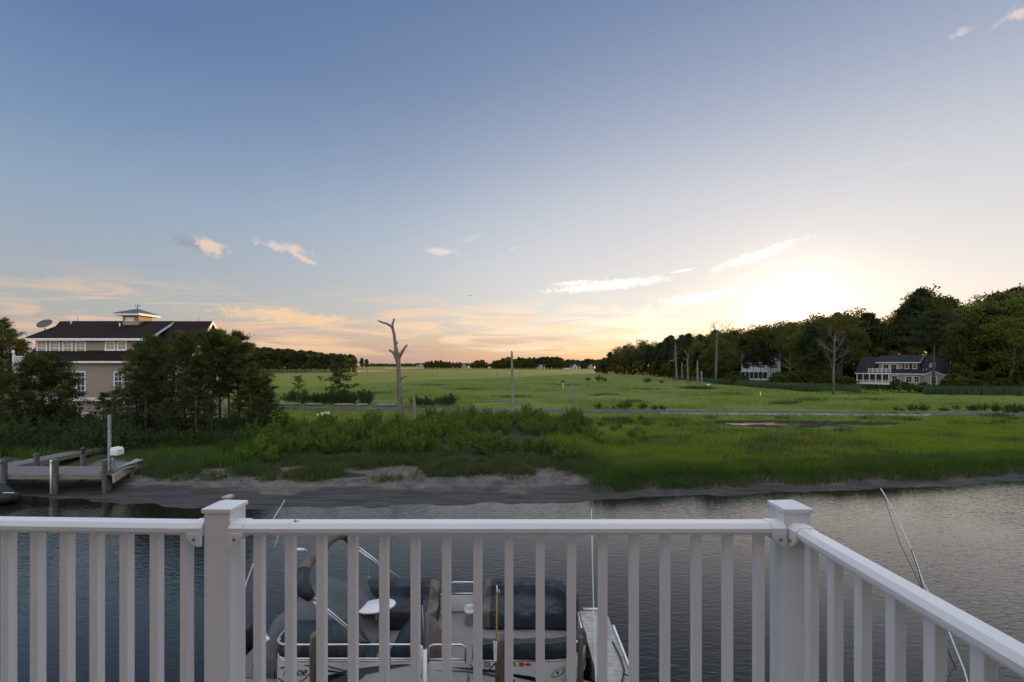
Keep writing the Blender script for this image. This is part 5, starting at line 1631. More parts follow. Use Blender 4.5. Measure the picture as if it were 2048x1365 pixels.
def pine_tree(seed, H, z0=0.35, nb=46, reach=0.22, tufts=4, npt=26, nl=0.45, nw=0.07, mat='needle', flat=0.15, lean=0.02, bare=0.05, r0=0.013, tr=0.35, curve=1.1):
    """pine with a straight bole, spreading limbs, needle tufts towards the limb ends"""
    rng = np.random.default_rng(seed)
    root = thing('pine_tree', None, None)
    tm = MB()
    lx, ly = rng.normal(0, lean, 2) * H
    def bole(t): return np.array([lx * t ** 1.6 + 0.006 * H * math.sin(5 * t + seed), ly * t ** 1.6 + 0.006 * H * math.cos(4 * t), H * 0.97 * t])
    ts = np.linspace(0, 1, 9)
    pts = [bole(t) for t in ts]
    pts[0][2] = -0.3
    tm.tube(pts, [H * r0 * (1 - 0.85 * t) for t in ts], 8)
    P, D = [], []
    for i in range(nb):
        f_ = i / nb
        t = z0 + (1 - z0) * f_ ** 0.85
        u = (t - z0) / (1 - z0)
        prof = (0.55 + 0.45 * math.sin(min(1, u * 1.35) * math.pi * 0.62)) * (1 - u ** 2.2) + 0.12
        L_ = H * reach * prof * rng.uniform(0.6, 1.25)
        a = i * 2.399 + rng.normal(0, 0.4)
        b = bole(t)
        dirv = np.array([math.cos(a), math.sin(a), 0])
        rise = flat + 0.55 * u ** 1.6 + rng.normal(0, 0.12)
        tip = b + dirv * L_ + np.array([0, 0, rise * L_])
        mid = b + dirv * L_ * 0.5 + np.array([0, 0, rise * L_ * 0.5 - 0.08 * L_ * curve])
        tm.tube([b, mid, tip], [H * r0 * 0.28 * (1 - 0.6 * u), H * r0 * 0.18, H * r0 * 0.06], 5, False)
        if rng.random() < bare and u < 0.4:
            continue
        for k in range(tufts):
            s_ = 0.35 + 0.65 * (k + rng.random()) / tufts
            base = (1 - s_) ** 2 * b + 2 * s_ * (1 - s_) * mid + s_ ** 2 * tip
            off = rng.normal(0, 1, 3) * np.array([tr, tr, tr * 0.45]) * L_ * 0.45
            c = base + off
            if rng.random() < 0.5:
                tm.tube([base, c], [H * r0 * 0.09, H * r0 * 0.05], 4, False)
            n = npt
            d = unit(rng.normal(size=(n, 3)) + np.array([0, 0, 0.55]) + dirv * 0.25)
            P.append(np.repeat(c[None], n, 0) + rng.normal(0, nl * 0.32, (n, 3)) * np.array([1.2, 1.2, 0.5]))
            D.append(d)
    tm.build('trunk', M['bark'], root, True, False)
    P, D = np.concatenate(P), np.concatenate(D)
    n = len(P)
    crown_obj('crown', P, D, nl * rng.uniform(0.7, 1.2, n), nw * rng.uniform(0.8, 1.2, n), M[mat], root, rng)
    return root
USED = set()
def place(proto, x, y, z=None, s=1.0, rz=None, label=None, cat='tree', group=None, name=None, sz=None):
    if proto.name in USED:
        o = copy_tree(proto)
    else:
        o = proto
        USED.add(proto.name)
    if z is None: z = float(ground_z(x, y))
    o.location = (x, y, z)
    o.scale = (s, s, sz if sz else s)
    o.rotation_euler = (0, 0, random.uniform(0, 6.28) if rz is None else rz)
    for k in ('group', 'label'):
        if k in o: del o[k]
    tag(o, label, cat, group)
    return o

# ---- pines round the shingled house
NP = [pine_tree(100 + i, 9.5, z0=0.07 + 0.07 * (i % 3), nb=54, reach=0.25, tufts=5, npt=30, nl=0.34, nw=0.045, lean=0.025) for i in range(4)]
TP = [pine_tree(120 + i, 10.0, z0=0.40, nb=44, reach=0.19, tufts=6, npt=34, nl=0.36, nw=0.05, bare=0.3) for i in range(2)]
BP = pine_tree(131, 6.6, z0=0.13, nb=64, reach=0.40, tufts=8, npt=38, nl=0.40, nw=0.055, flat=0.35)
place(BP, xat(84, 37.5), 37.5, s=1.03, rz=0.5, label='broad bushy pine growing in front of the left end of the shingled house')
for i, (px, y, top, kind) in enumerate([(272, 37, 689, 0), (292, 35.5, 700, 1), (318, 36.5, 676, 0), (345, 38, 668, 0), (368, 36, 672, 0), (398, 37.5, 664, 0), (392, 34.5, 720, 1), (424, 36, 668, 1), (440, 38.5, 664, 1), (458, 36.5, 676, 1), (476, 38, 668, 1), (497, 36.5, 690, 1)]):
    z = float(ground_z(xat(px, y), y))
    H_ = zat(top, y) - z
    pr = (NP[i % 4], 9.5) if kind == 0 else (TP[i % 2], 10.0)
    place(pr[0], xat(px, y), y, s=H_ / pr[1] * 1.03, label='slender dark pine in the dense grove before the right half of the shingled house', group='pines in the grove by the shingled house')
for px, y, h in ((505, 37.0, 5.6), (520, 38.6, 5.0), (536, 37.6, 4.0), (512, 35.6, 3.6), (262, 35.4, 4.6), (340, 34.6, 3.6), (416, 34.4, 3.4), (478, 35.2, 3.6), (300, 38.8, 6.0), (206, 40.5, 3.6), (232, 41.5, 3.8)):
    place(NP[(px // 7) % 4], xat(px, y), y, s=h / 9.5 * 1.25, sz=h / 9.5, label='young bushy pine low down in the grove by the shingled house', group='young pines of the grove')
SP = pine_tree(141, 6.0, z0=0.22, nb=26, reach=0.30, tufts=4, npt=22, nl=0.3, nw=0.045, bare=0.4, lean=0.05)
place(SP, xat(531, 38), 38, s=0.92, label='thin sparse pine standing alone at the right edge of the pine grove')
place(SP, xat(597, 63), 63, s=0.75, label='small thin pine beside the gravel road, left of the flat topped pine')
FP = pine_tree(151, 8.0, z0=0.28, nb=34, reach=0.34, tufts=6, npt=30, nl=0.42, nw=0.07, flat=-0.05, curve=0.3, lean=0.01, r0=0.015)
place(FP, xat(680, 71), 71, s=0.94, rz=1.0, label='lone layered pine by the gravel road in the open marsh')
for px, y, top in ((4, 52, 640), (24, 54, 662), (44, 53, 682), (-30, 50, 640), (-70, 47, 655)):
    place(NP[(px + 80) % 4], xat(px, y), y, s=(zat(top, y) - 0.8) / 9.3, label='tall pine behind the left end of the shingled house', group='pines behind the house')

# ---- wood on the right
BT = [broad_tree(200 + i, 20, ('leaf_far', 'leaf_far2', 'leaf_far', 'leaf_far')[i], cr=(0.27, 0.24, 0.30, 0.22)[i], nclus=58, npl=74, leaf=0.62) for i in range(4)]
PT = [pine_tree(220 + i, 20, z0=0.42, nb=44, reach=0.19, tufts=5, npt=30, nl=0.95, nw=0.22, mat='needle_far', flat=0.12, r0=0.010, bare=0.1) for i in range(3)]
EDGE = [(1190, 747), (1205, 748), (1300, 752), (1350, 757), (1430, 764), (1500, 770), (1600, 776), (1700, 779), (1800, 781), (1900, 783), (2048, 785), (2300, 787)]
TOPS = [(1190, 728), (1205, 717), (1230, 702), (1260, 694), (1300, 688), (1350, 681), (1400, 674), (1450, 670), (1500, 663), (1530, 652), (1570, 648), (1600, 648), (1640, 636), (1690, 632), (1725, 630), (1745, 636), (1785, 648), (1800, 632), (1818, 606), (1850, 588), (1885, 592), (1905, 612), (1930, 618), (1955, 600), (2000, 588), (2048, 582), (2300, 580)]
def lerp(tab, px): return float(np.interp(px, [a for a, b in tab], [b for a, b in tab]))
EP = [(xat(px, yat(py, 0.7)), yat(py, 0.7)) for px, py in EDGE]
seg = [0.0]
for a, b in zip(EP, EP[1:]): seg.append(seg[-1] + math.dist(a, b))
def edge_at(s_):
    return float(np.interp(s_, seg, [p[0] for p in EP])), float(np.interp(s_, seg, [p[1] for p in EP]))
rr = random.Random(5)
HOUSES = [((1802, 118), 15), ((1520, 158), 12.5)]
def near_house(x, y, pad=0.0):
    for (px, yy), r_ in HOUSES:
        hx_, hy_ = xat(px, yy), yy
        # keep the houses and the view towards them clear
        t_ = (x * hx_ + y * hy_) / (hx_ ** 2 + hy_ ** 2)
        lat = abs(x * hy_ - y * hx_) / math.hypot(hx_, hy_)
        if t_ < 1.09 and lat < r_ * 0.80 + pad and t_ > 0.8: return True
    return False
cnt = 0
for row, (off, hs, step) in enumerate(((1.5, 0.70, 4.8), (8, 0.90, 5.0), (17, 1.0, 5.6), (28, 1.0, 6.4))):
    s_ = 0.0
    while s_ < seg[-1]:
        ex, ey = edge_at(s_)
        s_ += step * rr.uniform(0.75, 1.3) * (1 + 0.004 * max(0, ey - 140))
        x, y = ex + off * 0.80 + rr.uniform(-1.6, 1.6), ey + off * 0.58 + rr.uniform(-1.6, 1.6)
        px = 1024 + x * F / y
        if px > 2260 or near_house(x, y): continue
        top = lerp(TOPS, px) + rr.uniform(-5, 3)
        Hm = (zat(top, y) - 0.6) * 1.07
        H_ = Hm * hs * rr.uniform(0.88, 1.03)
        if row == 0 and rr.random() < 0.35: H_ *= 0.65
        if row < 2 and 1640 < px < 1700: H_ *= 0.8
        k = rr.random()
        farther = y > 200
        if k < (0.6 if farther else 0.33):
            pr = PT[rr.randrange(3)]
            lab, nm = 'dark pine in the dense wood along the right side of the marsh', None
        else:
            j = rr.choice([0, 1, 2, 3, 1] if row < 2 and not farther else [0, 2, 3, 0])
            pr = BT[j]
            lab = 'light green leafy tree in the dense wood along the right side of the marsh' if j == 1 else 'dark green leafy tree in the dense wood along the right side of the marsh'
        wid = (1.0 + 0.16 * max(0.0, 20 - H_) / 20)
        place(pr, x, y, 0.5, s=H_ / 20 * wid, sz=H_ / 20, label=lab, group='trees of the right hand wood')
        cnt += 1
for px in range(1400, 2200, 12):
    for dep in (42,):
        y = yat(lerp(EDGE, px), 0.7) + dep + rr.uniform(-4, 4)
        x = xat(px + rr.uniform(-4, 4), y)
        if near_house(x, y): continue
        H_ = (zat(lerp(TOPS, px) + rr.uniform(-6, 9), y) - 0.6) * 1.05
        j = rr.choice([0, 2, 3])
        place(BT[j] if rr.random() < 0.7 else PT[rr.randrange(3)], x, y, 0.5, s=H_ / 20 * 0.92, sz=H_ / 20, label='tall tree at the back of the right hand wood, top against the bright sky', group='back trees of the right hand wood')
for px in range(1462, 1600, 11):
    y = 182 + rr.uniform(-4, 8)
    H_ = (zat(lerp(TOPS, px) + rr.uniform(-4, 6), y) - 0.6) * 1.05
    place(BT[rr.choice([0, 2, 3])], xat(px, y), y, 0.5, s=H_ / 20 * 0.85, sz=H_ / 20, label='tall tree behind the white house, its top against the bright sky', group='tall trees behind the white house')
LB = [broad_tree(230 + i, 9, 'leaf_far', cr=0.42, nclus=40, npl=66, leaf=0.55, low=0.03, name='low_tree') for i in range(2)]
s_ = 0.0
while s_ < seg[-1]:
    ex, ey = edge_at(s_)
    s_ += rr.uniform(4.0, 7.0)
    px = 1024 + ex * F / ey
    if px > 2260 or near_house(ex + 2, ey + 2) or rr.random() < 0.12: continue
    place(LB[rr.randrange(2)], ex + 2.4, ey + 1.8 + rr.uniform(-1, 1), 0.3, s=rr.uniform(0.6, 1.15), label='low spreading dark tree at the foot of the right hand wood', group='low trees along the wood edge')
for hx_, hy_, r_ in ((xat(1802, 118), 118, 15), (xat(1520, 158), 158, 12)):
    n_ = math.hypot(hx_, hy_)
    ux, uy = hx_ / n_, hy_ / n_
    for k in range(-5, 6):
        for dd in (17, 25):
            x, y = hx_ + ux * dd + uy * k * r_ / 4 + rr.uniform(-1, 1), hy_ + uy * dd - ux * k * r_ / 4 + rr.uniform(-1, 1)
            place(LB[rr.randrange(2)], x, y, 0.2, s=rr.uniform(1.0, 1.5), label='low dark tree behind a house at the wood edge', group='low trees behind the houses')
# bushes along the foot of the wood and round the houses
BS = [broad_tree(240 + i, 4, 'leaf_far', cr=0.5, nclus=26, npl=70, leaf=0.34, low=0.02, name='hedge_shrub') for i in range(2)]
for px in list(range(1350, 1480, 15)) + list(range(1560, 1705, 13)) + list(range(1905, 2140, 14)):
    y = yat(lerp(EDGE, px), 0.7) + rr.uniform(-2.5, 0.5)
    place(BS[px % 2], xat(px, y), y, 0.5, s=rr.uniform(0.7, 1.25), label='rounded dark shrub along the foot of the right hand wood', cat='shrub', group='shrubs along the wood edge')
for px, py, h in [(1708, 781, 2.0), (1722, 782, 1.7), (1738, 782, 1.4), (1752, 783, 1.8), (1768, 783, 1.5), (1782, 784, 1.9), (1798, 785, 3.2), (1812, 786, 2.6), (1828, 786, 2.2), (1845, 786, 2.6), (1860, 786, 2.0), (1878, 786, 2.2), (1893, 786, 3.0), (1906, 786, 4.5)]:
    y = yat(py, 0.6)
    place(BS[px % 2], xat(px, y), y, 0.4, s=h / 4 * 1.05, label='dark garden shrub in front of the slate roofed porch house', cat='shrub', group='shrubs in front of the porch house')
for px, py, h in [(1470, 771, 3.5), (1490, 770, 3), (1556, 775, 4.0), (1575, 776, 5.0), (1545, 772, 3)]:
    y = yat(py, 0.6)
    place(BS[px % 2], xat(px, y), y, 0.4, s=h / 4, label='dark shrub in front of the white house at the wood edge', cat='shrub', group='shrubs in front of the white house')
# thin tree trunks before the white house
for px, h in ((1506, 0.62), (1522, 0.66), (1494, 0.55), (1541, 0.6)):
    y = 143 + (px % 7)
    place(PT[px % 3], xat(px, y), y, 0.5, s=h * 0.9, sz=h * 1.15, label='thin pine standing before the white house in the trees', group='pines before the white house')
place(pine_tree(260, 20, z0=0.60, nb=40, reach=0.30, tufts=6, npt=30, nl=0.7, nw=0.16, mat='needle_far', flat=0.2, r0=0.019, lean=0.004), xat(1868, 106), 106, 0.5, s=(zat(628, 106) - 0.5) / 19.6, rz=0.4, label='tall pine with a thick bare lower trunk in front of the porch house')
SPR = broad_tree(262, 18, 'leaf_far', cr=0.26, nclus=50, npl=70, leaf=0.5, low=0.04)
place(SPR, xat(1935, 108), 108, 0.4, s=1.0, label='broad dark tree right beside the porch house, with pale dead limbs above')

# ---- dead trees and poles
def snag(name, label, cat, y, trunk, branches, group=None, mat='bleached', seed=1, base_z=None):
    rg = random.Random(seed)
    x0_, z0_ = xat(trunk[0][0], y), zat(trunk[0][1], y)
    root = thing(name, label, cat, (x0_, y, z0_), group)
    k = y / F
    q = MB()
    pts = [(xat(p[0], y), y + 0.05 * math.sin(i * 1.7), zat(p[1], y)) for i, p in enumerate(trunk)]
    q.tube([(pts[0][0], y, pts[0][2] - 0.9)] + pts, [trunk[0][2] * k * 1.2] + [p[2] * k for p in trunk], 10)
    q.build('trunk', M[mat], root, True)
    for b in branches:
        q = MB()
        dy = rg.uniform(-0.5, 0.5)
        n_ = len(b)
        L_ = math.dist(b[0][:2], b[-1][:2]) * k
        q.tube([(xat(p[0], y), y + dy * L_ * i / n_, zat(p[1], y)) for i, p in enumerate(b)], [max(p[2] * k, 0.008) for p in b], 7)
        q.build('branch', M[mat], root, True)
    return root
snag('dead_tree', 'tall bleached dead tree trunk with broken stub limbs standing in the shrubs', 'dead tree', 50.5,
     [(802, 842, 5.62), (801, 812, 5.18), (799, 780, 4.59), (797.5, 745, 4.14), (797, 730, 4.59), (795, 716, 5.92), (793, 704, 4.44), (791, 690, 3.4), (788, 668, 2.96), (784.5, 655, 2.66), (786, 646, 2.07), (788.3, 640, 1.48), (788.8, 635.5, 0.52)],
     [[(787, 656, 2.4), (781, 652, 2.4), (775, 648, 2.2), (768, 646.5, 1.9), (758.5, 642.5, 1.2)], [(793, 716, 4.2), (789, 709, 3.4), (784, 704.5, 2.6), (777, 700.5, 2.2)], [(797, 716, 4.2), (803, 706, 3.4), (808, 697, 2.6), (813, 690, 2.1)],
      [(788, 642, 1.0), (785.5, 638.5, 0.8)], [(799, 712, 2.4), (799.5, 706, 1.2)], [(800, 760, 2.4), (806, 755.5, 1.8), (815, 752, 1.3)], [(797, 780, 0.9), (787, 776, 0.7), (778, 772.5, 0.6), (770, 772.5, 0.4)], [(795, 735, 2.2), (793, 729, 1.2)], [(794, 688, 1.6), (795, 684, 1.2)]])
snag('dead_stump', 'short grey broken trunk standing beside the tall bleached dead tree', 'dead tree', 50.0, [(829.5, 842, 3.9), (829, 820, 3.4), (828.5, 805, 3.0), (828, 796, 2.2), (829.5, 794, 0.8)], [], mat='deadgrey')
snag('bare_pole', 'tall bare weathered pole standing in the open marsh', 'pole', 55.5, [(1025.5, 829, 3.2), (1025.5, 800, 3.0), (1025, 760, 2.7), (1024, 730, 2.3), (1023.6, 712, 2.2), (1023.5, 703.5, 2.0)], [[(1023.5, 704, 1.6), (1022.2, 702.4, 0.8)]], mat='deadgrey')
def spiky(px, y, top, base, n, L, seed):
    rg = random.Random(seed)
    out = []
    for i in range(n):
        py = top + (base - top) * (0.06 + 0.62 * (i / n) ** 1.1)
        s_ = 1 if i % 2 else -1
        l_ = L * (0.35 + 0.65 * i / n) * rg.uniform(0.6, 1.2)
        dz = rg.uniform(-0.2, 0.7) * l_
        out.append([(px, py, 0.7), (px + s_ * l_ * 0.5, py - dz * 0.3, 0.45), (px + s_ * l_, py - dz, 0.2)])
    return out
snag('dead_conifer', 'grey dead conifer sapling with fine spreading twigs, rising from the green shrubs', 'dead tree', 48.5, [(1145.5, 848, 1.3), (1145, 815, 1.1), (1145, 790, 0.8), (1144.5, 764, 0.25)],
     [b for sd_ in (1, 2, 3) for b in spiky(1145, 48.5, 766, 850, 13, 15, sd_)], mat='deadgrey')
ysn = yat(768, 0.6)
snag('dead_tree', 'pale dead conifer with spiky twigs, at the left end of the snags by the wood', 'dead tree', ysn + 6, [(1353.5, 756, 2.2), (1352, 730, 1.7), (1351, 705, 1.2), (1350.3, 684, 0.3)],
     spiky(1351, ysn, 686, 740, 11, 8, 4) + [[(1350, 724, 1.1), (1344, 721, 0.9), (1338, 724, 0.6)]], mat='bleached', group='snags by the wood')
snag('dead_tree', 'short pale stump between two dead trees at the wood edge', 'dead tree', ysn + 5, [(1364.5, 753, 1.5), (1364, 740, 1.2), (1364, 725, 0.9)], [], group='snags by the wood')
snag('dead_tree', 'crooked pale dead tree with two bent limbs before the wood', 'dead tree', ysn + 1, [(1376, 761, 1.7), (1375.5, 735, 1.5), (1374.5, 722, 1.4), (1376.5, 713, 1.2), (1372, 707, 0.9), (1368.5, 701, 0.5)],
     [[(1374.5, 723, 1.0), (1371, 719.5, 0.8), (1363, 717.5, 0.4)], [(1376.5, 714, 0.8), (1377.5, 708, 0.4)]], group='snags by the wood')
snag('dead_tree', 'thick pale broken trunk, third from the tall bare crowned snag', 'dead tree', ysn - 6, [(1395.5, 769, 2.3), (1395, 740, 2.0), (1394.8, 728, 1.4), (1394.4, 721, 0.6)], [], group='snags by the wood')
snag('dead_tree', 'plain short grey post of a trunk close to the tall bare crowned snag', 'dead tree', ysn - 6, [(1403.5, 769, 1.6), (1403, 755, 1.5), (1403, 743, 1.3)], [], mat='deadgrey', group='snags by the wood')
def bare_crown(x, y, z, H_, seed, spread=0.9, levels=4, r0=0.12, first=4, up=0.5):
    """recursive leafless limbs: list of tubes"""
    rg = random.Random(seed)
    out = []
    def grow(p, d, L_, r_, lv):
        pts = [p]
        q = p.copy()
        dd = d.copy()
        for i in range(3):
            dd = (dd + Vector((rg.gauss(0, .16), rg.gauss(0, .16), rg.gauss(0.05, .1)))).normalized()
            q = q + dd * L_ / 3
            pts.append(q.copy())
        out.append((pts, [r_ * (1 - 0.2 * i) for i in range(4)]))
        if lv == 0: return
        for k in range(rg.choice((2, 3, 3))):
            nd = (dd + Vector((rg.gauss(0, spread * .6), rg.gauss(0, spread * .6), rg.gauss(up * .3, .3)))).normalized()
            grow(pts[rg.choice((2, 3, 3))], nd, L_ * rg.uniform(0.55, 0.8), r_ * 0.5, lv - 1)
    for k in range(first):
        a = k * 6.28 / first + rg.uniform(-.4, .4)
        grow(Vector((x, y, z)), Vector((math.cos(a) * spread, math.sin(a) * spread, rg.uniform(0.4, 1.0))).normalized(), H_, r0, levels)
    return out
def bare_tree(label, px, y, trunk, crown_args, mat, group=None):
    root = thing('bare_tree', label, 'dead tree', (xat(trunk[0][0], y), y, zat(trunk[0][1], y)), group)
    k = y / F
    q = MB()
    q.tube([(xat(p[0], y), y, zat(p[1], y)) for p in trunk], [p[2] * k for p in trunk], 9)
    q.build('trunk', M[mat], root, True)
    for (cpx, cpy, H_, seed, sp_, lv, r_, fi) in crown_args:
        q = MB()
        for pts, rs in bare_crown(xat(cpx, y), y, zat(cpy, y), H_, seed, sp_, lv, r_, fi):
            q.tube(pts, rs, 4, False)
        q.build('limb_fan', M[mat], root, True, False)
bare_tree('tall straight snag with a bare spreading crown rising above the wood', 1433, ysn - 6, [(1431, 769, 2.6), (1432, 740, 2.3), (1433, 700, 1.9), (1434, 672, 1.3), (1434, 660, 0.8)],
          [(1434, 671, 3.2, 3, 1.1, 3, 0.10, 5), (1434, 664, 1.8, 9, 0.8, 3, 0.07, 4), (1433, 698, 2.2, 12, 1.3, 2, 0.06, 4)], 'greybark')
yb = yat(790, 0.6)
bare_tree('grey leafless tree with double trunk and fine limbs, left of the porch house', 1667, yb, [(1667, 792, 2.5), (1667, 750, 2.2), (1668, 720, 1.9), (1669, 690, 1.4), (1670, 670, 0.8)],
          [(1669, 706, 1.9, 5, 0.62, 4, 0.08, 4), (1667, 724, 1.9, 15, 0.7, 4, 0.075, 3), (1670, 684, 1.5, 25, 0.6, 4, 0.06, 4), (1664, 737, 1.8, 35, 0.6, 3, 0.07, 3)], 'greybark')
bare_tree('pale forked dead tree among dark shrubs, right of the white house', 1580, 128, [(1579, 762, 1.5), (1580, 745, 1.4), (1580, 725, 1.0), (1580, 706, 0.4)],
          [(1580, 738, 1.6, 4, 0.9, 2, 0.14, 4), (1580, 728, 1.3, 6, 0.7, 2, 0.11, 3)], 'bleached')
bare_tree('pale limbs of a dead tree in the wood, right of the thick trunked pine', 1943, 107, [(1942, 775, 2.2), (1943, 740, 2.0), (1943, 700, 1.6), (1941, 672, 1.0)],
          [(1942, 690, 2.0, 8, 0.9, 3, 0.12, 4), (1943, 715, 2.0, 11, 1.0, 2, 0.1, 3)], 'deadgrey')
snag('dead_tree', 'straight grey trunk without branches at the wood edge, near the right side of the view', 'dead tree', 108, [(2030, 785, 1.9), (2030, 760, 1.7), (2031, 735, 1.3), (2031, 722, 0.6)], [], mat='deadgrey')
# small things in the marsh
def post(name, label, cat, px, top, base, w_, mat, y=None, extra=None):
    y = y or yat(base, 0.55)
    root = thing(name, label, cat, (xat(px, y), y, 0.5))
    k = y / F
    MB().tube([(xat(px, y), y, 0.2), (xat(px, y), y, zat(top, y))], w_ * k, 8).build('post', M[mat], root, True)
    if extra: extra(root, xat(px, y), y, zat(top, y), k)
    return root
def nest(root, x, y, z, k):
    q = MB()
    rg = random.Random(3)
    q.lathe((x, y, z), [(0, -0.1), (2.6 * k, 0.0), (3.0 * k, 1.5 * k), (2.2 * k, 2.4 * k), (0, 1.8 * k)], 9)
    for i in range(26):
        a = rg.uniform(0, 6.28)
        q.tube([(x + 2 * k * math.cos(a), y + 2 * k * math.sin(a), z + rg.uniform(0, 2) * k), (x + 6 * k * math.cos(a + 0.5) * rg.uniform(.5, 1), y + 5 * k * math.sin(a), z + rg.uniform(-.5, 4.5) * k)], 0.03, 4)
    q.build('stick_nest', M['bark'], root)
post('nest_post', 'white post carrying a dark stick nest out in the marsh', 'post', 1126, 765, 778, 0.75, 'grime', extra=nest)
def head(root, x, y, z, k):
    q = MB()
    q.bbox(x - 1.9 * k, x + 1.9 * k, y - 1.6 * k, y + 1.6 * k, z, z + 3.6 * k, 0.04)
    q.prism([(x - 2.4 * k, z + 3.6 * k), (x, z + 5.8 * k), (x + 2.4 * k, z + 3.6 * k)], 'y', y - 2 * k, y + 2 * k)
    q.build('box', M['black'], root)
post('bird_box_post', 'dark bird box on a thin post among low shrubs by the gravel road', 'bird box', 852, 796, 813, 0.6, 'bark', extra=head)
post('marker_post', 'small white marker post in the marsh in front of the white house', 'post', 1521, 784, 793, 0.8, 'white')
post('marker_post', 'thin dark stake standing in the middle of the marsh', 'post', 970.5, 767, 776, 0.45, 'bark')
post('marker_post', 'faint grey post far out in the marsh, left of the tall bare pole', 'post', 993.5, 745, 755, 0.7, 'deadgrey')
post('marker_post', 'faint grey post far out in the marsh, right of the tall bare pole', 'post', 1039.5, 741, 756, 0.6, 'deadgrey')
post('marker_post', 'short pale stake near the dark shore tufts, right of the tall dead tree', 'post', 866, 743, 754, 0.4, 'deadgrey')
post('garden_lamp', 'small pale lamp post in front of the left end of the porch', 'lamp post', 1695, 762, 782, 0.7, 'white', y=112)
# logs
def log(name, label, cat, a, b, r_, mat, y, group=None):
    q = MB()
    p0, p1 = Vector((xat(a[0], y), y, zat(a[1], y))), Vector((xat(b[0], y), y + 0.6, zat(b[1], y + 0.6)))
    q.tube([p0, p0.lerp(p1, .3), p0.lerp(p1, .7), p1], [r_ * 0.9, r_, r_ * 0.95, r_ * 0.8], 10)
    return tag(q.build(name, M[mat], None, True), label, cat, group)
log('driftwood_log', 'pale sawn log lying on the grass before the gravel road', 'log', (634, 832), (655, 827), 0.26, 'grime', yat(833, 0.72))
for i, (a, b) in enumerate(((556, 598), (611, 640), (668, 704), (712, 734), (752, 790), (797, 806))):
    y = float(road_y(xat((a + b) / 2, 63))) + 2.7
    log('border_log', 'grey log in the row along the far side of the gravel road', 'log', (a, zat(0, 1) * 0 + HZ + (CAMZ - 1.05) * F / y), (b, HZ + (CAMZ - 1.05) * F / (y + .6)), 0.2, 'deadgrey', y, 'logs along the gravel road')
log('driftwood_log', 'small grey piece of driftwood in the grass below the marsh pool', 'log', (1478, 871), (1487, 869.5), 0.13, 'deadgrey', yat(873, 0.6))
log('driftwood_log', 'pale driftwood log at the foot of the snags by the wood', 'log', (1414, 770.5), (1422, 770), 0.25, 'grime', yat(771.5, 0.6))
sl_ = MB()
bmx = bmesh.new()
bmesh.ops.create_icosphere(bmx, subdivisions=2, radius=1)
for v in bmx.verts:
    v.co = Vector((v.co.x * 0.30, v.co.y * 0.2, v.co.z * 0.12)) * (1 + 0.2 * math.sin(v.co.x * 5 + v.co.z * 7))
    v.co += Vector((xat(457, yat(998, 0.15)), yat(998, 0.15), 0.24))
sl_.bm(bmx)
tag(sl_.build('shore_stone', M['pierdeck'], None, True), 'pale stone at the water line beyond the left capped post', 'stone')
def bird(label, px, py, y, s_):
    c = Vector((xat(px, y), y, zat(py, y)))
    root = thing('flying_bird', label, 'bird', c)
    q = MB()
    q.tube([c + Vector((-0.30, 0, -0.02)) * s_, c + Vector((-0.12, 0, 0)) * s_, c + Vector((0.12, 0, 0.02)) * s_, c + Vector((0.30, 0, 0.03)) * s_], [0.02 * s_, 0.07 * s_, 0.07 * s_, 0.015 * s_], 8)
    for d in (-1, 1):
        q.add([c + Vector((-0.1, 0, 0.03)) * s_, c + Vector((0.1, 0, 0.04)) * s_, c + Vector((0.0, 0.45 * d, 0.2)) * s_, c + Vector((-0.16, 0.85 * d, 0.12)) * s_, c + Vector((-0.16, 0.42 * d, 0.16)) * s_], [(0, 1, 2, 4), (4, 2, 3)])
    q.build('body', M['black'], root, True)
bird('small dark bird flying above the wood on the right', 1838, 586, 90, 1.0)
bird('tiny dark bird flying high over the far marsh', 941, 592, 110, 0.8)

# ---- far woods
FB = [broad_tree(300 + i, 24, 'leaf_far', cr=0.26, nclus=36, npl=52, leaf=1.3, low=0.16, name='far_tree') for i in range(2)]
FPN = [pine_tree(310 + i, 24, z0=0.30, nb=34, reach=0.21, tufts=4, npt=22, nl=1.8, nw=0.5, mat='needle_far', flat=0.1) for i in range(2)]
def wood(px0, px1, y0, depth, tops, rows, step, lab, group, pine=0.6, wid=1.0):
    if rows > 1:
        px = px0
        while px < px1:
            place(LB[rr.randrange(2)], xat(px, y0 - 6), y0 - 6 + rr.uniform(-3, 3), 0.2, s=rr.uniform(0.9, 1.4), label=lab, group=group)
            px += step * rr.uniform(0.9, 1.5)
    for r_ in range(rows):
        px = px0
        while px < px1:
            y = y0 + depth * r_ / max(1, rows - 1) + rr.uniform(-6, 6)
            H_ = (zat(lerp(tops, px) + rr.uniform(-0.5, 1.8) + (3.0 if r_ == 0 and rows > 1 else 0), y) - 0.4)
            H_ *= 1.12
            pr = (FPN if rr.random() < pine else FB)[rr.randrange(2)]
            if H_ > 2:
                place(pr, xat(px, y), y, 0.4, s=H_ / 24 * wid, sz=H_ / 24, label=lab, group=group)
            px += step * rr.uniform(0.7, 1.3)
wood(300, 712, 545, 50, [(300, 694), (430, 696), (520, 700), (560, 702), (620, 707), (680, 711), (705, 714), (714, 722)], 3, 7.5, 'dark tree in the far wood across the bay on the left', 'trees of the far left wood', 0.5, 1.15)
wood(724, 735, 560, 0, [(724, 719), (735, 720)], 1, 7, 'separate pine at the right end of the far left wood', 'pines at the tip of the far left wood', 1.0)
wood(852, 920, 720, 30, [(852, 724), (870, 722), (895, 724), (915, 726)], 2, 6.0, 'pine in the low dark clump on the far shore, right of the dead tree', 'trees of the far shore clump', 1.0, 1.1)
wood(944, 974, 720, 25, [(944, 726), (955, 722), (965, 722), (974, 727)], 2, 5.5, 'tree in the small round clump on the far shore, left of the tall bare pole', 'trees of the small round clump', 0.8, 1.1)
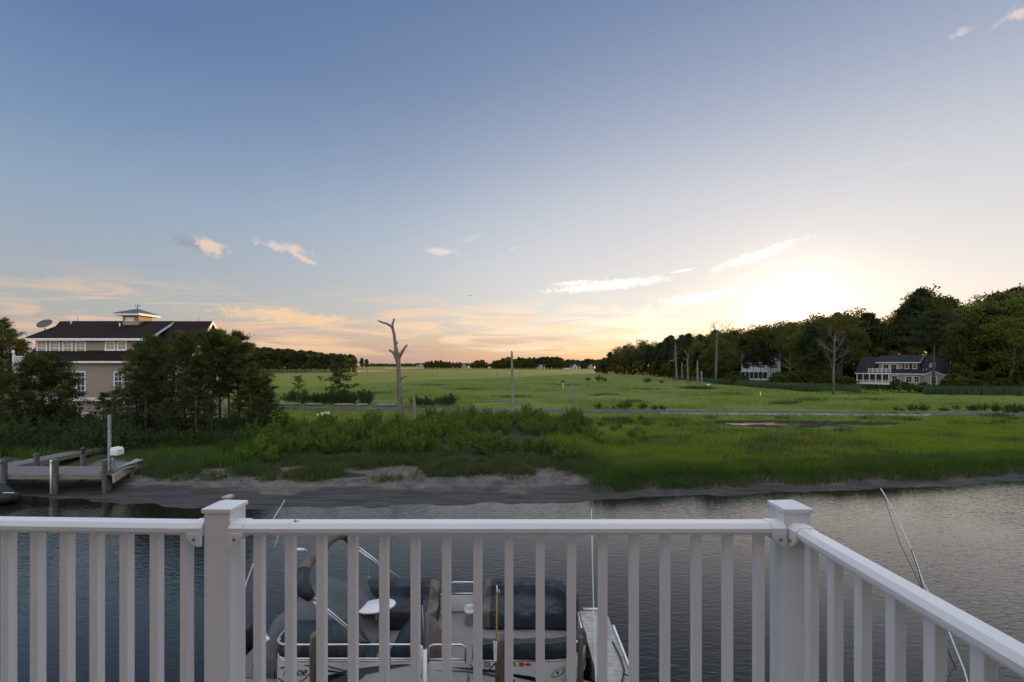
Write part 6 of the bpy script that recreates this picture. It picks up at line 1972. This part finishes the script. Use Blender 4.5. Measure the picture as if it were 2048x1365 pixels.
wood(988, 1128, 670, 40, [(988, 724), (1000, 719), (1015, 717), (1040, 718), (1060, 718), (1080, 717), (1100, 716), (1118, 717), (1128, 722)], 3, 6.0, 'dark tree of the far shore wood behind the small white house', 'trees of the far shore wood', 0.55, 1.15)
wood(1128, 1206, 660, 30, [(1128, 723), (1140, 721), (1160, 723), (1180, 720), (1206, 721)], 3, 5.0, 'dark tree of the far shore wood behind the wide white house', 'trees behind the wide white house', 0.55, 1.15)
# a thin line of far woods at the horizon: one mass
rng = np.random.default_rng(77)
n = 5200
pxq = rng.uniform(735, 1010, n)
yq = rng.uniform(1500, 1650, n)
hq = 6.5 + 2.5 * fbm(pxq * 0.08, pxq * 0, 5) * 2
P = np.stack([(pxq - 1024) * yq / F, yq, rng.random(n) * hq], 1)
D = rng.normal(size=(n, 3)); D[:, 2] = np.abs(D[:, 2]) * 0.6
tag(crown_obj('far_treeline', P, D, 6.0, 3.4, M['needle_far'], None, rng), 'thin low line of far woods at the horizon over the bay', kind='stuff')

# ---- shrubs behind the beach
def shrub(seed, H_, leafm, nst=30, npst=34, leaf=0.125, spread=0.55, name='leafy_shrub'):
    rng = np.random.default_rng(seed)
    root = thing(name, None, None)
    sm = MB()
    P, D = [], []
    for i in range(nst):
        a = rng.uniform(0, 6.283)
        o = rng.random() ** 0.6
        h = H_ * (1.0 - 0.42 * o ** 2) * rng.uniform(0.72, 1.05)
        bx, by = 0.25 * o * math.cos(a), 0.25 * o * math.sin(a)
        tx, ty = spread * H_ * o * math.cos(a), spread * H_ * o * math.sin(a)
        mid = np.array([bx + (tx - bx) * 0.6, by + (ty - by) * 0.6, h * 0.45])
        b0, tip = np.array([bx, by, -0.1]), np.array([tx, ty, h])
        sm.tube([b0, mid, tip], [0.018, 0.012, 0.004], 4, False)
        t = 0.28 + 0.72 * rng.random(npst) ** 0.8
        q = ((1 - t) ** 2)[:, None] * b0 + (2 * t * (1 - t))[:, None] * mid + (t ** 2)[:, None] * tip
        rad = 0.17 * H_ / 1.6 * (1.15 - t)
        d = unit(rng.normal(size=(npst, 3)) * np.array([1, 1, 0.5]))
        P.append(q + d * rad[:, None] * rng.random((npst, 1)))
        D.append(d * 0.7 + np.array([0, 0, 0.75]) + (tip - mid) * 0.3)
    sm.build('stems', M['bark'], root, True, False)
    P, D = np.concatenate(P), np.concatenate(D)
    n = len(P)
    crown_obj('foliage', P, D, leaf * rng.uniform(0.7, 1.3, n), leaf * 0.42 * rng.uniform(0.8, 1.2, n), M[leafm], root, rng)
    return root
SB = [shrub(400 + i, 1.6, 'leaf_shrub', 30, 40, 0.15, (0.5, 0.62, 0.55, 0.7)[i]) for i in range(4)]
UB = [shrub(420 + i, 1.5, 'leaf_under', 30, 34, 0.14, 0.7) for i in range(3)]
ns = 0
def scatter_shrubs(px0, px1, y0, y1, n, smin, smax, protos, lab, group, gap=1.1, patchy=False):
    global ns
    pts = []
    tries = 0
    while len(pts) < n and tries < n * 40:
        tries += 1
        px, y = rr.uniform(px0, px1), 1 / rr.uniform(1 / y1, 1 / y0)
        x = xat(px, y)
        if any((x - a) ** 2 + (y - b) ** 2 < gap ** 2 for a, b in pts): continue
        pts.append((x, y))
        if patchy and y < 30.3 and float(fbm(x * 0.28, y * 0.35, 17)) < 0.46: continue
        k_ = rr.uniform(smin, smax)
        place(protos[rr.randrange(len(protos))], x, y, s=k_ * rr.uniform(0.9, 1.25), sz=k_, label=lab, cat='shrub', group=group)
        ns += 1
L1 = 'bright leafy shrub in the thicket between the sandy beach and the bare pole'
scatter_shrubs(512, 1150, 27.6, 31.5, 54, 0.5, 1.12, SB, L1, 'shrubs of the thicket behind the beach', 1.0, True)
scatter_shrubs(470, 930, 31.5, 41, 48, 0.6, 1.3, SB, L1, 'shrubs of the thicket behind the beach', 1.3)
scatter_shrubs(835, 1185, 38.5, 46.5, 44, 0.6, 1.3, SB, 'leafy shrub in the far half of the thicket, below the bare pole and dead sapling', 'shrubs below the bare pole', 1.3)
scatter_shrubs(1100, 1300, 33, 50, 22, 0.28, 0.6, SB, 'leafy shrub in the far half of the thicket, below the bare pole and dead sapling', 'shrubs below the bare pole', 1.3)
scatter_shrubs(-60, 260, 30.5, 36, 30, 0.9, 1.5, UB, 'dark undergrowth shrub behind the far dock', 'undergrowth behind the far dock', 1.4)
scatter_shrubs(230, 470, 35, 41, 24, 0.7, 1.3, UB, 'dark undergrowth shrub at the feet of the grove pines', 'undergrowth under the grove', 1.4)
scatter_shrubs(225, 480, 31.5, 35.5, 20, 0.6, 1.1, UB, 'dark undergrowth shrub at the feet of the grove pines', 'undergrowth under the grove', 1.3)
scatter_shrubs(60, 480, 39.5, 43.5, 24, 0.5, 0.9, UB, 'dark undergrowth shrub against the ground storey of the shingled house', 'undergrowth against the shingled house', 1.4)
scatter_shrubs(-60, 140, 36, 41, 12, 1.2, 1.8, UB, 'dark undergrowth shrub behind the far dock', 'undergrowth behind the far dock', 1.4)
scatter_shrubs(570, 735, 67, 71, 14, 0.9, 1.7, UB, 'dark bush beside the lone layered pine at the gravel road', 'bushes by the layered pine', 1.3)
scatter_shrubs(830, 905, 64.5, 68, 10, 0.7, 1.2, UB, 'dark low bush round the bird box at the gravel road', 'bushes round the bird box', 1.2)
scatter_shrubs(1185, 1335, 60.5, 63, 12, 0.3, 0.75, UB, 'dark low bush at the far side of the gravel road, right of the dead sapling', 'low bushes along the gravel road', 1.2)
scatter_shrubs(1790, 2060, 59, 61, 16, 0.25, 0.7, UB, 'dark low bush at the gravel road near the right side of the view', 'low bushes at the right end of the road', 1.2)
scatter_shrubs(1990, 2060, 55, 57.5, 5, 0.5, 0.8, UB, 'leafy tuft on the near side of the gravel road at the right edge', 'tufts on the near side of the road', 1.0)
for px, py, s_ in ((1176, 762, 1.3), (1198, 763, 1.9), (1210, 764, 1.3), (1295, 766, 1.7), (1323, 767, 1.0)):
    y = yat(py, 0.6)
    place(UB[px % 3], xat(px, y), y, s=s_, sz=s_ * 0.8, label='lone dark bush out in the open marsh before the wood', cat='shrub', group='lone bushes in the marsh')
# ---- grasses (nobody could count the blades)
def blades(name, P, h, w_, mat, label, rng, lean=0.35, wind=(0.25, 0.0)):
    n = len(P)
    a = rng.uniform(0, 2 * math.pi, n)
    sx_, sy_ = np.cos(a) * w_ / 2, np.sin(a) * w_ / 2
    tl = rng.normal(0, lean, (n, 2)) * h[:, None] + np.array(wind) * h[:, None]
    A = P + np.stack([sx_, sy_, np.full(n, -0.04)], 1)
    B = P + np.stack([-sx_, -sy_, np.full(n, -0.04)], 1)
    Mi = P + np.stack([tl[:, 0] * 0.3, tl[:, 1] * 0.3, h * 0.6], 1)
    C = Mi + np.stack([sx_ * 0.7, sy_ * 0.7, np.zeros(n)], 1)
    E = Mi - np.stack([sx_ * 0.7, sy_ * 0.7, np.zeros(n)], 1)
    T = P + np.stack([tl[:, 0], tl[:, 1], h], 1)
    V = np.stack([A, B, E, C, T], 1).reshape(-1, 3)
    k = np.arange(n)[:, None] * 5
    F3 = np.concatenate([k + np.array([[0, 1, 2]]), k + np.array([[0, 2, 3]]), k + np.array([[3, 2, 4]])], 0)
    rn = rng.random(n)
    return tag(link_mesh(name, np_mesh(name, V, F3, {'rnd': np.tile(rn, 3)}), mat), label, kind='stuff')
rng = np.random.default_rng(55)
def pts_fan(n, px0, px1, y0, y1, keep):
    px = rng.uniform(px0, px1, n)
    y = 1 / rng.uniform(1 / y1, 1 / y0, n)
    x = (px - 1024) * y / F
    k = keep(px, x, y) > rng.random(n)
    x, y = x[k], y[k]
    return np.stack([x, y, ground_z(x, y)], 1)
offroad = lambda x, y: (np.abs(y - road_y(x)) > 2.2 + (fbm(x * 0.35, y * 0.1, 81) - 0.55) * 3.2)
offpond = lambda x, y: (np.minimum(pond(x, y), pond(x, y + 2.6)) > 1.2)
# marsh
P = pts_fan(190000, 930, 2230, 25.5, 56, lambda px, x, y: (sst(5.0, 7.5, x + 0.2 * (y - 26) + (fbm(x * .3, y * .3, 31) - .47) * 4)) * offroad(x, y) * offpond(x, y) * ((y - shore(x)) > 1.9))
P = P[rng.random(len(P)) < (0.45 + 0.55 * sst(0.35, 0.6, fbm(P[:, 0] * 0.35, P[:, 1] * 0.35, 33)))]
hh = (0.20 + 0.34 * fbm(P[:, 0] * 0.16, P[:, 1] * 0.16, 35)) * rng.uniform(0.7, 1.25, len(P)) * (1.15 - 0.4 * sst(34, 44, P[:, 1]))
blades('marsh_grass', P, hh, 0.010 + 0.00055 * P[:, 1], M['grassblade'], 'bright green marsh grass between canal and gravel road', rng, 0.6)
P = pts_fan(90000, 430, 2200, 59, 190, lambda px, x, y: offroad(x, y) * sst(0.38, 0.62, fbm(x * .07, y * .12, 41)) * (y < 470 - 4.0 * x))
blades('far_marsh_grass', P, 0.16 + 0.26 * rng.random(len(P)), 0.0009 * P[:, 1], M['grassblade'], 'green marsh grass beyond the gravel road', rng)
P = pts_fan(26000, 300, 1010, 42, 60, lambda px, x, y: offroad(x, y) * 0.8)
blades('verge_grass', P, 0.12 + 0.2 * rng.random(len(P)), 0.0007 * P[:, 1], M['grassblade'], 'short grass on the near side of the gravel road', rng)
# darker rush tufts
C = pts_fan(330, 1120, 2230, 27.5, 55, lambda px, x, y: offroad(x, y) * offpond(x, y) * sst(5, 8, x) * sst(0.40, 0.58, fbm(x * .12, y * .22, 91)))
Q = np.repeat(C, 110, 0)
Q[:, :2] += rng.normal(0, 1, (len(Q), 2)) * np.repeat(rng.uniform(0.25, 0.75, len(C)), 110)[:, None] * np.array([1.5, 0.8])
Q[:, 2] = ground_z(Q[:, 0], Q[:, 1])
E = []
for a, b, py in ((1570, 1600, 806), (1590, 1650, 801), (1240, 1290, 806), (1540, 1580, 809), (1660, 1760, 788), (1000, 1060, 796), (900, 960, 781), (1100, 1180, 771), (1250, 1330, 780), (830, 900, 772), (1420, 1500, 789), (1180, 1230, 790), (700, 780, 790), (1700, 1790, 800)):
    n_ = 260
    pxq = rng.normal((a + b) / 2, (b - a) * 0.3, n_)
    yq = yat(py, 0.6) + 1.2 * np.sin(pxq * 0.11) + rng.normal(0, 0.8, n_)
    E.append(np.stack([(pxq - 1024) * yq / F, yq, ground_z((pxq - 1024) * yq / F, yq)], 1))
Q = np.concatenate([Q] + E)
Q = Q[offroad(Q[:, 0], Q[:, 1])]
M['rush'] = leafmat('rush_blades', (0.045, 0.065, 0.022), (0.085, 0.105, 0.035), 0.3, 0.3)
blades('rush_tufts', Q, rng.uniform(0.22, 0.62, len(Q)), 0.010 + 0.0006 * Q[:, 1], M['rush'], 'scattered darker rush tufts in the marsh grass', rng, 0.4)
# tall dark grass on the canal bank
P = pts_fan(52000, 1130, 2300, 22.5, 31, lambda px, x, y: (((y - shore(x)) > 0.95) & ((y - shore(x)) < 3.7)) * sst(3.6, 5.6, x + (fbm(x * .5, y * .5, 36) - .47) * 2))
hh = (0.38 + 0.42 * fbm(P[:, 0] * 0.6, P[:, 1] * 0.6, 37)) * rng.uniform(0.7, 1.2, len(P))
blades('bank_grass', P, hh, np.full(len(P), 0.028), M['bankgrass'], 'tall dark grass hanging over the canal bank', rng, 0.4, (0.05, -0.35))
# beach grass in loose tufts
def tuft_pts(n, per, px0, px1, y0, y1, keep, r_):
    C = pts_fan(n, px0, px1, y0, y1, keep)
    Q = np.repeat(C, per, 0)
    Q[:, :2] += rng.normal(0, r_, (len(Q), 2))
    Q[:, 2] = ground_z(Q[:, 0], Q[:, 1])
    return Q
P = tuft_pts(5200, 24, 240, 1230, 24.6, 31.5, lambda px, x, y: sst(0.40, 0.58, fbm(x * .45, y * .8, 51)) * sst(2.8, 4.8, y - shore(x)) * (x < 6.5), 0.16)
hh = rng.uniform(0.14, 0.52, len(P))
blades('beach_grass', P, hh, np.full(len(P), 0.022), M['beachgrass'], 'loose tufts of beach grass on the sand', rng, 0.4, (0.1, 0))
P = tuft_pts(1300, 30, -80, 520, 26.0, 36, lambda px, x, y: sst(0.36, 0.58, fbm(x * .4, y * .5, 61)) * sst(4.5, 6.5, y - shore(x)), 0.22)
blades('bank_weeds', P, rng.uniform(0.25, 0.85, len(P)), np.full(len(P), 0.03), M['bankgrass'], 'rank dark grass on the far bank beside the dock', rng, 0.35, (0.1, 0))
P = pts_fan(30000, 430, 820, 30, 42, lambda px, x, y: sst(0.40, 0.6, fbm(x * .3, y * .4, 65)))
blades('thicket_grass', P, rng.uniform(0.4, 1.1, len(P)), np.full(len(P), 0.03), M['bankgrass'], 'tall grass growing between the shrubs of the thicket', rng, 0.3, (0.1, 0))
# wrack line on the sand: flattened dead stems
P = pts_fan(9000, 150, 1200, 23.5, 29, lambda px, x, y: np.exp(-((y - shore(x) - 4.0 - (fbm(x * .4, x * 0, 95) - .47) * 2.2) / 0.35) ** 2) * (x < 5.5))
P[:, 2] += 0.045
blades('wrack_line', P, np.full(len(P), 0.03), np.full(len(P), 0.02), M['wrack'], 'thin dark line of washed up dead stems on the sand', rng, 5.0)
# reeds along the wood
def reed_pts(n, px0, px1, dmin, dmax):
    px = rng.uniform(px0, px1, n)
    ey = np.interp(px, [a for a, b in EDGE], [yat(b, 0.7) for a, b in EDGE])
    y = ey - rng.uniform(dmin, dmax, n)
    x = (px - 1024) * y / F
    return np.stack([x, y, np.full(n, 0.5)], 1)
P = np.concatenate([reed_pts(13000, 1345, 1720, 1, 14), reed_pts(9000, 1845, 2250, 3, 11)])
P = P[fbm(P[:, 0] * 0.08, P[:, 1] * 0.08, 71) + rng.random(len(P)) * 0.2 > 0.42]
blades('reeds', P, rng.uniform(0.9, 2.1, len(P)), np.full(len(P), 0.13), M['reed'], 'band of grey green reeds along the foot of the right hand wood', rng, 0.12, (0.15, 0))
yq = yat(778, 0.6)
P = np.stack([xat(1395, yq) + rng.normal(0, 1.7, 2600), yq + rng.normal(0, 1.4, 2600), np.full(2600, 0.5)], 1)
blades('reed_patch', P, rng.uniform(0.4, 1.0, 2600), np.full(2600, 0.1), M['bankgrass'], 'dark oval patch of reeds in the marsh before the snags', rng, 0.2, (0.1, 0))
print('trees', cnt, 'shrubs', ns, 'objects', len(S.objects))
for o in S.objects:
    if o.parent is None and 'label' in o and not 4 <= len(o['label'].split()) <= 16:
        print('LABEL', len(o['label'].split()), o.name, o['label'])
